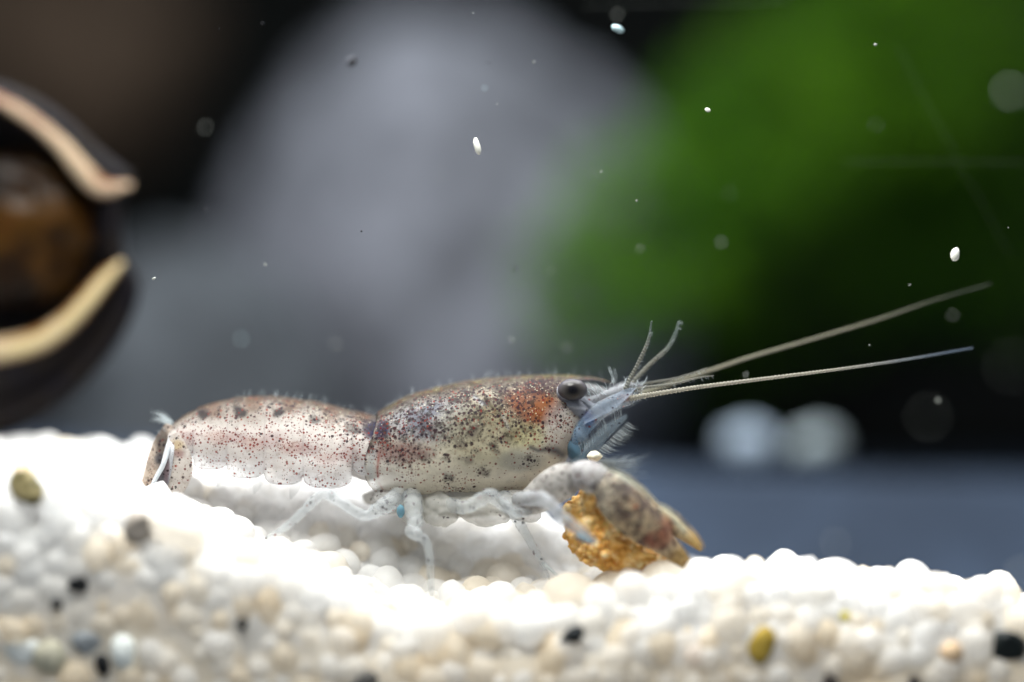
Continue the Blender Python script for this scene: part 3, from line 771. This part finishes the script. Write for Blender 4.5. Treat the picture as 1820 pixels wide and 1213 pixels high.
def cray_part(name, geo, col, sp=(0, 0, 0), opac=0.9, parent=None, paint=None, label=None):
    v, f = geo; px, py = to_px(v)
    pg = np.tile(np.array(srgb(*col)), (len(v), 1)); spt = np.tile(np.array(sp, float), (len(v), 1)); op = np.full(len(v), float(opac))
    if paint: pg, spt, op = paint(px, py, v, pg, spt, op)
    o = obj(name, mesh(name, v, f, M['cray'], True, {'pigment': pg, 'spots': np.clip(spt, 0, 1), 'opacity': op}), parent or cray)
    if label: o['label'] = label
    return o

# -- eyes
m, nt, out = newmat('compound_eye'); b = NB(nt)
crd = b.coord(); sep = b.n('ShaderNodeSeparateXYZ'); nt.links.new(crd, sep.inputs[0])
rr = b.math('SQRT', b.math('ADD', b.math('POWER', b.math('MULTIPLY', sep.outputs[0], 0.78), 2.0), b.math('POWER', sep.outputs[2], 2.0)))
col = b.ramp(b.math('MULTIPLY', rr, 4.0), [(0.0, (0.004, 0.004, 0.006)), (0.20, (0.006, 0.006, 0.008)), (0.40, (0.035, 0.032, 0.030)), (0.62, (0.065, 0.060, 0.060)), (0.85, (0.08, 0.073, 0.09)), (1.0, (0.03, 0.027, 0.036))])
hz = b.vor(60.0)
p = b.principled(col, 0.22, **{'Specular_IOR_Level': 0.16}); p.inputs['Coat Weight'].default_value = 0.08; p.inputs['Coat Roughness'].default_value = 0.04
nt.links.new(b.bump(hz.outputs['Distance'], 0.06, 0.01), p.inputs['Normal']); nt.links.new(p.outputs[0], out.inputs[0]); M['eye'] = m
v, f = ico(4)
for sy in (-1, 1):
    y = BY + sy*0.66; s = U(y)
    c = P(1017.5, 693, y) if sy < 0 else P(1015, 694, y)
    obj('eye', mesh('eye', v*np.array([26.5*s, 21*s, 19.5*s]), f, M['eye']), cray, c)
    cray_part('eyestalk', tube_geo([(985, 706, BY + sy*0.35, 13), (1002, 699, BY + sy*0.5, 16), (1014, 695, BY + sy*0.62, 17)], 14, 14), (196, 196, 206), (0, .1, 0), 1)

# -- feelers
def feeler(name, ctrl, n_rings, col, opac, tip=None, amp=0.18):
    v, f = tube_geo([(a_, b_, c_, r_*.82) for a_, b_, c_, r_ in ctrl], max(n_rings*6, 40), 10, n_rings, amp)
    def paint(px, py, v, pg, s, o):
        x0, x1 = ctrl[0][0], ctrl[-1][0]
        k = np.abs((px - x0)/(x1 - x0)) if abs(x1 - x0) > 80 else np.abs((py - ctrl[0][1])/(ctrl[-1][1] - ctrl[0][1]))
        if tip: pg = over(pg, srgb(*tip), sm(k, 0.55, 0.95))
        return pg, s, o*(1 - 0.35*sm(k, 0.3, 1.0))
    return cray_part(name, (v, f), col, (0, 0, 0), opac, None, paint)
feeler('antenna', [(1122, 708, .15, 6), (1150, 703, .10, 5.4), (1230, 690, .05, 4.5), (1330, 677, .0, 4), (1480, 658, -.1, 3.2), (1600, 641, -.3, 2.8), (1728, 619, -.6, 2.0)], 95, (164, 160, 147), .70, (96, 110, 126))
feeler('antenna', [(1122, 704, .75, 5.5), (1150, 696, .8, 5), (1200, 680, .85, 4.3), (1270, 656, .9, 3.8), (1340, 633, 1.0, 3.4), (1430, 607, 1.1, 3.0), (1560, 568, 1.2, 2.7), (1660, 534, 1.3, 2.4), (1760, 505, 1.4, 1.9)], 95, (146, 143, 126), .62, (76, 82, 70))
fl_ctrl = [[(1112, 690, .25, 5), (1122, 670, .25, 4.6), (1135, 645, .2, 4.2), (1152, 606, .15, 3.8), (1158, 572, .1, 2)],
           [(1120, 690, .45, 5.5), (1132, 672, .45, 5), (1155, 648, .5, 4.6), (1186, 620, .5, 4.6), (1200, 595, .55, 4.2), (1207, 572, .6, 2.4)],
           [(1120, 690, .5, 4), (1150, 682, .5, 3.2), (1195, 674, .45, 2.4), (1230, 664, .45, 1.8), (1257, 654, .45, 1.2)],
           [(1122, 694, .3, 4.4), (1150, 689, .3, 3.4), (1200, 682, .25, 2.6), (1240, 672, .2, 2.0), (1268, 668, .2, 1.2)]]
for k, c in enumerate(fl_ctrl):
    feeler('antennule', c, 24, (124, 124, 116), .7, (104, 116, 112) if k < 2 else None)

# -- antenna bases, antennal scales, third maxillipeds
for sy in (-1, 1):
    y = BY + sy*0.45
    cray_part('antennule_base', tube_geo([(1028, 722, y, 10), (1058, 711, y, 9), (1090, 699, y, 10), (1116, 693, y, 13), (1136, 690, y - .05*sy, 8)], 26, 16), (160, 163, 168), (.08, .2, .03), .6)
    def ptp(px, py, v, pg, s, o):
        pg = over(pg, srgb(176, 116, 88), blob(px, py, 1112, 707, 9, 4, 1.0)*0.7)
        pg = over(pg, srgb(30, 58, 140), blob(px, py, 1045, 745, 7, 9, 1.0)*0.9)
        pg = over(pg, srgb(120, 160, 196), blob(px, py, 1030, 770, 22, 18, 1.0)*0.6)
        return pg, s, o
    cray_part('antenna_base', tube_geo([(1024, 782, y + .1*sy, 12), (1040, 756, y + .12*sy, 15), (1064, 732, y + .15*sy, 15), (1092, 716, y + .15*sy, 14), (1115, 708, y + .1*sy, 13), (1134, 705, y, 7)], 30, 16), (148, 158, 168), (.08, .16, .03), .42, None, ptp)
    cray_part('antennal_scale', blade_geo([(1036, 750, y + .3*sy, 5), (1062, 732, y + .34*sy, 10), (1090, 716, y + .34*sy, 10), (1112, 700, y + .32*sy, 8), (1130, 690, y + .3*sy, 1)], thick=.03, bow=-.04*sy), (168, 182, 200), (0, .06, 0), .30)
    cray_part('maxilliped', tube_geo([(1015, 838, y, 13), (1032, 818, y + .05*sy, 13), (1052, 795, y + .1*sy, 12), (1072, 772, y + .1*sy, 11), (1092, 756, y + .1*sy, 8), (1112, 741, y + .1*sy, 3)], 30, 14), (140, 156, 168), (0, .05, 0), .32)
hr = []
def hair(px, py, y, dx, dy, dyy=0.0, r=0.006, bend=0.15):
    a = P(px, py, y); e = P(px + dx, py + dy, y + dyy); m_ = (a + e)/2 + (P(px - dy*bend, py + dx*bend, y) - a)*0.5
    hr.append((a, m_, e, r))
for k in range(150):                                          # combs of the maxilliped
    t = rnd.random(); px, py = 1035 + 76*t, 818 - 74*t; sgn = rnd.choice((-1, 1, 1)); L = rnd.uniform(14, 30)
    a = math.radians(rnd.uniform(-15, 15)); nx, ny = sgn*0.62 + 0.35, sgn*0.75 - 0.3
    hair(px + sgn*5, py + sgn*6, rnd.uniform(.2, .45), nx*L, ny*L, rnd.uniform(-.1, .1), 0.0042)
for k in range(46):                                           # spiny fringe round the feeler bases
    px, py = rnd.uniform(1085, 1140), rnd.uniform(682, 712); up_ = py < 697
    hair(px, py, rnd.uniform(.15, .5), rnd.uniform(-8, 16), (-1 if up_ else 1)*rnd.uniform(8, 20), 0, 0.006)
for k in range(22): hair(rnd.uniform(1046, 1080), rnd.uniform(690, 706), .2, rnd.uniform(-14, -4), rnd.uniform(-16, -4), -.05, .005)
hair(1092, 681, BY - .2, -11, -31, 0, 0.014, 0.05); hair(1094, 680, BY, -3, -28, 0, 0.008)
for k in range(90):                                           # fine hairs on the back
    px = rnd.uniform(420, 1085); py = float(interp(px, ZT if px > 670 else AT)) + 1; hair(px, py, BY + rnd.uniform(-.2, .2), rnd.uniform(-4, 8), -rnd.uniform(5, 17), 0, 0.0035)
for k in range(26):                                           # tufts at the tail
    hair(304 + rnd.uniform(-3, 4), 752 + rnd.uniform(-4, 6), BY + rnd.uniform(-.25, .1), -rnd.uniform(22, 44), -rnd.uniform(4, 24), 0, 0.006)
for k in range(22):
    t = rnd.random(); hair(298 - 26*t, 768 + 48*t, BY - rnd.uniform(0, .4), -rnd.uniform(2, 10), -rnd.uniform(10, 26), 0, 0.006)
for k in range(60):                                           # fringe under the abdomen
    px = rnd.uniform(360, 640); hair(px, 845 + rnd.uniform(-14, 8), .5, rnd.uniform(-8, 4), rnd.uniform(12, 26), 0, 0.004)
for k in range(70):                                           # combs on the short feelers
    i = rnd.choice((0, 1, 2, 3)); c = fl_ctrl[i]; t = rnd.uniform(.15, 1)*(len(c) - 1); j = min(int(t), len(c) - 2); u = t - j
    px, py, y = [c[j][q]*(1 - u) + c[j + 1][q]*u for q in range(3)]
    dx, dy = c[j + 1][0] - c[j][0], c[j + 1][1] - c[j][1]; L = math.hypot(dx, dy); q = rnd.uniform(6, 9)*(1 if i != 3 else 1)
    hair(px, py, y, (-dy/L*q + dx/L*3), (dx/L*q + dy/L*3), 0, 0.005)
for k in range(60):                                           # faint fan of mouth bristles
    hair(1060 + rnd.uniform(-8, 20), 822 + rnd.uniform(-6, 10), .6, rnd.uniform(50, 100), rnd.uniform(-22, 34), .2, 0.004)
v, f = hairs_geo(hr); M['hair'] = simple('bristle', (0.55, 0.61, 0.63), 0.4, 0.1, 3, alpha=0.75)
o = obj('bristles', mesh('bristles', v, f, M['hair']), cray); o['kind'] = 'stuff'

# -- tail fan
def tail_paint(kind):
    def pt(px, py, v, pg, s, o):
        if kind == 'telson':
            pg = over(pg, srgb(74, 70, 66), blob(px, py, 288, 782, 9, 20, .8)*0.85); pg = over(pg, srgb(70, 74, 82), blob(px, py, 284, 816, 7, 8, .8)*0.9)
            pg = over(pg, srgb(214, 198, 182), sm(py, 828, 845)*0.8)
        if kind == 'vein':
            pg = over(pg, srgb(88, 84, 92), blob(px, py, 288, 860, 9, 18, .8)*0.9); pg = over(pg, srgb(120, 100, 106), blob(px, py, 296, 832, 4, 16, .9)*0.9)
        if kind == 'uropod':
            pg = over(pg, srgb(150, 112, 108), blob(px, py, 318, 806, 7, 5, .9)*0.8); pg = over(pg, srgb(214, 190, 140), blob(px, py, 313, 791, 10, 6, .9)*0.7)
        return pg, s, o
    return pt
cray_part('telson', blade_geo([(304, 756, BY - .25, 10), (292, 785, BY - .35, 17), (280, 815, BY - .4, 17), (270, 845, BY - .45, 15), (258, 876, BY - .45, 12)], thick=.06), (196, 180, 166), (.25, .35, .1), .95, None, tail_paint('telson'))
for sy in (-1, 1):
    y = BY + sy*0.5 - .05
    cray_part('uropod', blade_geo([(308, 772, y, 9), (320, 800, y - .05, 15), (322, 830, y - .1, 21), (312, 858, y - .1, 22), (298, 882, y - .1, 14), (290, 892, y - .1, 3)], thick=.05), (216, 208, 200), (.30, .16, 0), .66, None, tail_paint('uropod'))
    cray_part('uropod', blade_geo([(306, 775, y - .1*sy, 6), (300, 805, y - .14, 9), (294, 835, y - .18, 11), (284, 862, y - .2, 14), (276, 884, y - .2, 10)], thick=.05), (206, 208, 212), (.05, .2, 0), .92, None, tail_paint('vein'))
    cray_part('uropod', tube_geo([(300, 795, y - .22, 4), (290, 826, y - .3, 4.5), (276, 852, y - .32, 4), (264, 878, y - .32, 3)], 16, 10), (222, 228, 232), (0, 0, 0), .95)
# -- swimmerets
for k, (a, c) in enumerate(((400, 838), (465, 850), (530, 860), (600, 862))):
    cray_part('swimmeret', blade_geo([(a, c - 22, .55, 7), (a - 4, c, .5, 10), (a - 10, c + 18, .45, 6), (a - 14, c + 28, .42, 1)], 14, 7, .03), (228, 230, 232), (0, 0, 0), .12)

# -- walking legs
LEGC = (224, 231, 234)
def leg_paint(amount):
    def pt(px, py, v, pg, s, o):
        n_ = vnoise(v, 3.5, 2.0); pg = over(pg, srgb(120, 112, 116), np.clip(n_*2 - .15, 0, 1)*amount); return pg, s, o
    return pt
LEGS = [[(708, 880, .1, 20), (690, 896, -.2, 20), (668, 908, -.35, 17), (652, 917, -.4, 13), (632, 910, -.42, 12.5), (602, 890, -.42, 13), (576, 877, -.42, 12.5), (560, 888, -.4, 12), (544, 904, -.38, 11), (512, 934, -.35, 9), (474, 957, -.3, 4.5)],
        [(732, 884, .1, 24), (736, 912, -.25, 20), (737, 930, -.4, 17), (731, 944, -.5, 16), (744, 952, -.55, 14), (757, 963, -.55, 10.5), (763, 985, -.55, 10), (765, 1015, -.5, 9), (767, 1056, -.4, 5)],
        [(898, 885, .1, 18), (915, 916, -.1, 14), (934, 948, -.15, 11), (952, 980, -.15, 9), (966, 1004, -.15, 7), (972, 1018, -.15, 4), (978, 1038, -.15, 2)],
        [(800, 898, .05, 18), (828, 902, -.35, 15), (852, 890, -.6, 16), (872, 882, -.7, 17), (892, 896, -.72, 14), (912, 908, -.7, 13), (930, 912, -.6, 10), (944, 912, -.5, 5)],
        [(922, 888, -.1, 18), (945, 886, -.7, 17), (966, 888, -1.0, 17), (984, 902, -1.1, 15), (1004, 924, -1.15, 15), (1028, 942, -1.15, 13), (1046, 954, -1.1, 9), (1060, 963, -1.05, 3.5)]]
JOINTS = [(.20, .26, .58, .72), (.22, .36, .50), (.30, .62), (.25, .50, .78), (.28, .48, .66)]
for i, c in enumerate(LEGS):
    o = cray_part('walking_leg', tube_geo([(x_, y_, d_, r_*.76) for x_, y_, d_, r_ in c], 110, 16, joints=JOINTS[i]), LEGC if i != 4 else (196, 200, 204), (.03, .10, 0), .24 if i < 3 else (.24 if i == 3 else .5), None, leg_paint(.10 if i < 3 else .45))
    if i == 2:
        cray_part('leg_tip', tube_geo([(967, 1003, -.15, 4.5), (980, 1014, -.2, 3.2), (1002, 1034, -.25, 2)], 12, 8), LEGC, (0, 0, 0), .6, o)
    if i == 4:
        cray_part('leg_tip', tube_geo([(1030, 952, -1.2, 7), (1044, 961, -1.2, 6), (1056, 966, -1.15, 3)], 12, 8), (150, 168, 178), (0, 0, 0), .9, o)
    if i in (0, 1, 2):                                        # its partner on the far side
        far = [(x - (4 if i != 1 else -14), y_ - 6, 2*BY - d, r*.95) for x, y_, d, r in c]
        cray_part('walking_leg', tube_geo(far, 44, 12), LEGC, (0, 0, 0), .2)
v, f = ico(3); s = U(.0)
obj('spur', mesh('spur', v*np.array([7*s, .07, 12*s]), f, simple('blue_spur', (0.26, 0.50, 0.62), 0.4, 0.4, 5, spec=.1, trans=.3, alpha=.75)), cray, P(712, 909, -.05))['label'] = 'small turquoise knob behind the second leg'

# -- claws: arm, wrist, palm with fixed finger, movable finger
def claw_paint(px, py, v, pg, s, o):
    n_, n3 = vnoise(v, 2.2, 4.0), vnoise(v, 5.0, 7.0)
    k = sm(px + (py - 900)*.6, 1060, 1130)
    pg = over(pg, srgb(196, 172, 136), k*0.75)
    pg = over(pg, srgb(84, 76, 78), np.clip(n_*2.2 - .30 + 2.4*n3, 0, 1)*(0.40 + 0.4*sm(px, 1030, 1110)))
    n5 = vnoise(v, 8.0, 3.0); pg = over(pg, srgb(70, 62, 62), np.clip(n5*4.5 - .7, 0, 1)*(0.35 + 0.4*sm(px, 1030, 1100)))
    pg = over(pg, srgb(84, 72, 80), np.exp(-(seg_dist(px, py, [(1120, 868), (1140, 890), (1160, 908), (1172, 922)])/7)**2)*0.75)
    pg = over(pg, srgb(158, 96, 76), blob(px, py, 1168, 960, 16, 11, 1.0)*0.75); pg = over(pg, srgb(170, 110, 88), blob(px, py, 1185, 938, 8, 14, 1.0)*0.6)
    pg = over(pg, srgb(196, 70, 30), blob(px, py, 1128, 902, 2.2, 2.4, 1.0))
    pg = over(pg, srgb(176, 192, 176), np.exp(-(seg_dist(px, py, [(1075, 828), (1100, 842), (1140, 868), (1190, 912), (1215, 942)])/5)**2)*0.5)
    pg = over(pg, srgb(176, 142, 72), sm(px + py, 2160, 2200)*0.7)
    return pg, s, o
def claw(y0, dx, dy, vis, opac):
    cl = cray_part('claw', tube_geo([(1062 + dx, 858 + dy, y0, 20), (1080 + dx, 868 + dy, y0 - .08, 33), (1100 + dx, 888 + dy, y0 - .1, 40), (1122 + dx, 910 + dy, y0 - .1, 41), (1145 + dx, 932 + dy, y0 - .1, 38), (1165 + dx, 951 + dy, y0 - .08, 31),
        (1182 + dx, 970 + dy, y0 - .06, 20), (1198 + dx, 985 + dy, y0 - .04, 15), (1212 + dx, 998 + dy, y0, 10.5), (1225 + dx, 1012 + dy, y0 + .03, 4)], 110, 40, flat=.72), (198, 188, 168), (.10, .38, .06), opac, None, claw_paint)
    cray_part('movable_finger', tube_geo([(1168 + dx, 918 + dy, y0 + .1, 18), (1190 + dx, 930 + dy, y0 + .12, 16), (1210 + dx, 946 + dy, y0 + .12, 13), (1228 + dx, 960 + dy, y0 + .1, 9), (1244 + dx, 976 + dy, y0 + .06, 3.5)], 30, 16, flat=.8), (188, 178, 140), (.04, .1, .05), opac, cl, claw_paint)
    cray_part('wrist', tube_geo([(1018 + dx, 848 + dy, y0 + .12, 22), (1038 + dx, 846 + dy, y0 + .04, 28), (1058 + dx, 852 + dy, y0, 29), (1074 + dx, 864 + dy, y0, 22)], 24, 20, flat=.85), (206, 204, 204), (.10, .30, .04), opac*.85, cl, claw_paint)
    cray_part('arm', tube_geo([(930 + dx, 898 + dy, y0 + .6, 20), (955 + dx, 885 + dy, y0 + .45, 28), (980 + dx, 867 + dy, y0 + .28, 32), (1004 + dx, 853 + dy, y0 + .16, 31), (1020 + dx, 847 + dy, y0 + .1, 24)], 30, 20, flat=.85), (206, 203, 198), (.06, .25, 0), opac*.75, cl, claw_paint)
    return cl
claw(-.75, 0, 0, True, .93)
claw(1.5, 3, -4, False, .9)

# ------------------------------------------------------------------ food
grain_small = [grain_shape(1, 400 + k) for k in range(6)]
v, f = ico(6)
m, nt, out = newmat('baked_food'); b = NB(nt)
n_a, n_b = b.noise(2.4, 6, 0.65), b.noise(7.0, 5, 0.6)
col = b.ramp(n_a, [(0.30, (0.46, 0.18, 0.035)), (0.40, (0.70, 0.36, 0.09)), (0.50, (0.80, 0.50, 0.17)), (0.62, (0.88, 0.68, 0.38))])
col = b.mix(b.smooth(n_b, 0.54, 0.68), col, (0.90, 0.72, 0.42))
p = b.principled(col, 0.9, **{'Specular_IOR_Level': 0.08}); p.inputs['Subsurface Weight'].default_value = 0.3; p.inputs['Subsurface Radius'].default_value = (0.12, 0.05, 0.02)
nt.links.new(b.bump(b.noise(14.0, 6, 0.7), 0.6, 0.06), p.inputs['Normal']); nt.links.new(p.outputs[0], out.inputs[0])
FO = [(1036, 868), (1050, 872), (1064, 890), (1090, 925), (1130, 962), (1170, 985), (1196, 994), (1172, 1008), (1140, 1022), (1110, 1022), (1075, 1010), (1045, 1000), (1022, 982), (1008, 955), (1000, 918), (1006, 900), (1024, 884)]
fo = resample(np.array([(*p_, 0) for p_ in FO + FO[:1]], float), 121)[:-1, :2]; fc_ = np.array([1075.0, 952.0])
ang = np.arctan2(fo[:, 1] - fc_[1], fo[:, 0] - fc_[0]); rad = np.hypot(*(fo - fc_).T); o_ = np.argsort(ang); ang, rad = ang[o_], rad[o_]
y0 = -.25; s = U(y0); W = []
for q in v:
    a = math.atan2(-q[2], q[0]); r = float(np.interp(a, ang, rad, period=2*math.pi)); k = math.hypot(q[0], q[2])
    crumb = 1 + 0.08*fbm(q, 2.6, 5, 3.0) + 0.05*fbm(q, 8.0, 3, 1.0) + 0.035*fbm(q, 17.0, 2, 4.0)
    W.append((math.cos(a)*r*k*s*crumb, q[1]*0.42*crumb + .10*fbm(q, 4.0, 4, 6.0), -math.sin(a)*r*k*s*crumb))
W = np.array(W); VV, FF, nW = [W], [tuple(q) for q in f], len(W)
for k in range(520):                                          # loose baked crumbs all over it
    q = W[rng.integers(nW)]*rng.uniform(.93, 1.0); r = rng.uniform(.022, .075)*(1.5 if rng.random() < .12 else 1)
    cv, cf = SHAPES1[k % 14] if r > .05 else grain_small[k % 6]
    b0 = sum(len(a_) for a_ in VV); VV.append((cv*r*rng.uniform(.7, 1.3, 3)[None, :])@rot().T + q); FF += [tuple(i + b0 for i in g) for g in cf]
W, f = np.vstack(VV), FF
food = obj('food_chunk', mesh('food_chunk', W, f, m), None, P(1075, 952, y0)); tag(food, 'crumbly orange food chunk gripped under the claw', 'food')
v, f = ico(3); d = np.array([1 + 0.45*fbm(q, 2.2, 3, 8.0) for q in v])
tag(obj('food_crumb', mesh('food_crumb', v*d[:, None]*np.array([.12, .07, .085]), f, simple('pale_crumb', (0.75, 0.70, 0.55), .6, .2, 8)), None, P(1056, 811, -.05)), 'tiny cream crumb beside the mouth bristles', 'crumb')

# ------------------------------------------------------------------ specks drifting in the water
M['speck'] = simple('pale_speck', (0.34, 0.36, 0.33), 0.5, .1, 5)
M['speck_white'] = simple('white_speck', (0.80, 0.80, 0.72), 0.5, .1, 5)
M['speck_blue'] = simple('bluish_speck', (0.45, 0.62, 0.66), 0.5, .3, 5)
M['speck_dark'] = simple('dark_speck', (0.03, 0.03, 0.035), 0.6, .1, 5)
def speck(px, py, y, rx, rz, ang=0, mat='speck', label='tiny pale speck drifting in the water', seed=0):
    v, f = grain_shape(2, 900 + seed); s = U(y); v = v*np.array([rx*s, min(rx, rz)*s, rz*s]); a = math.radians(ang)
    v = v@np.array([[math.cos(a), 0, -math.sin(a)], [0, 1, 0], [math.sin(a), 0, math.cos(a)]])
    return tag(obj('drifting_speck', mesh('drifting_speck', v, f, M[mat]), None, P(px, py, y)), label, 'speck', 'specks drifting in the water')
speck(848, 260, .3, 6.5, 15, -15, 'speck_white', 'cream sliver drifting before the grey boulder', 1)
speck(1098, 52, -.6, 12, 8, 25, 'speck_blue', 'bluish flake drifting at the top of the boulder', 2)
speck(1698, 452, .3, 9, 15, 10, 'speck_white', 'brightest cream flake drifting before the moss above the antenna tips', 3)
speck(1258, 196, .1, 6, 4, 15, 'speck_white', 'small white square speck before the bright moss', 4)
speck(625, 110, -1.5, 7, 10, 40, 'speck_dark', 'dark curled fleck before the boulder top', 5)
DIM = 'out of focus pale speck drifting before the moss'
for k, (px, py, y, r) in enumerate(((1795, 165, 9.0, 9), (1650, 742, 12, 5.5), (1795, 652, 14, 5.5), (1486, 966, 7, 6), (1815, 1022, 8, 9))):
    speck(px, py, y, r, r, 0, 'speck', ['large soft pale disc of a speck near the top corner of moss', 'soft grey disc of a speck above the dark floor', 'soft grey disc of a speck beside the lower antenna tip',
                                          'soft bluish disc of a speck just over the sand rim', 'soft white disc of a speck at the frame edge over the sand'][k], 20 + k)
for k in range(36):
    px, py = rnd.uniform(250, 1810), rnd.uniform(20, 820)
    if 620 < py and px < 1260: continue
    y = rnd.choice((rnd.uniform(-1.6, 1.5), rnd.uniform(-.4, .8), rnd.uniform(2, 4)))
    r = rnd.uniform(0.9, 2.2) if abs(y) < 1 else rnd.uniform(1.6, 3.0)
    mt = 'speck' if px > 950 or rnd.random() < .5 else rnd.choice(('speck_blue', 'speck_blue', 'speck_dark'))
    where = 'the green moss' if px > 1150 and py < 560 else ('the dark rock near the antennae' if px > 1150 else ('the pale boulder' if px > 430 else 'the dark gap beside the snail'))
    speck(px, py, y, r*rnd.uniform(1, 1.8), r, rnd.uniform(-40, 60), mt, 'tiny %s speck drifting before %s' % ({'speck': 'pale', 'speck_blue': 'bluish', 'speck_dark': 'dark'}[mt], where), 40 + k)
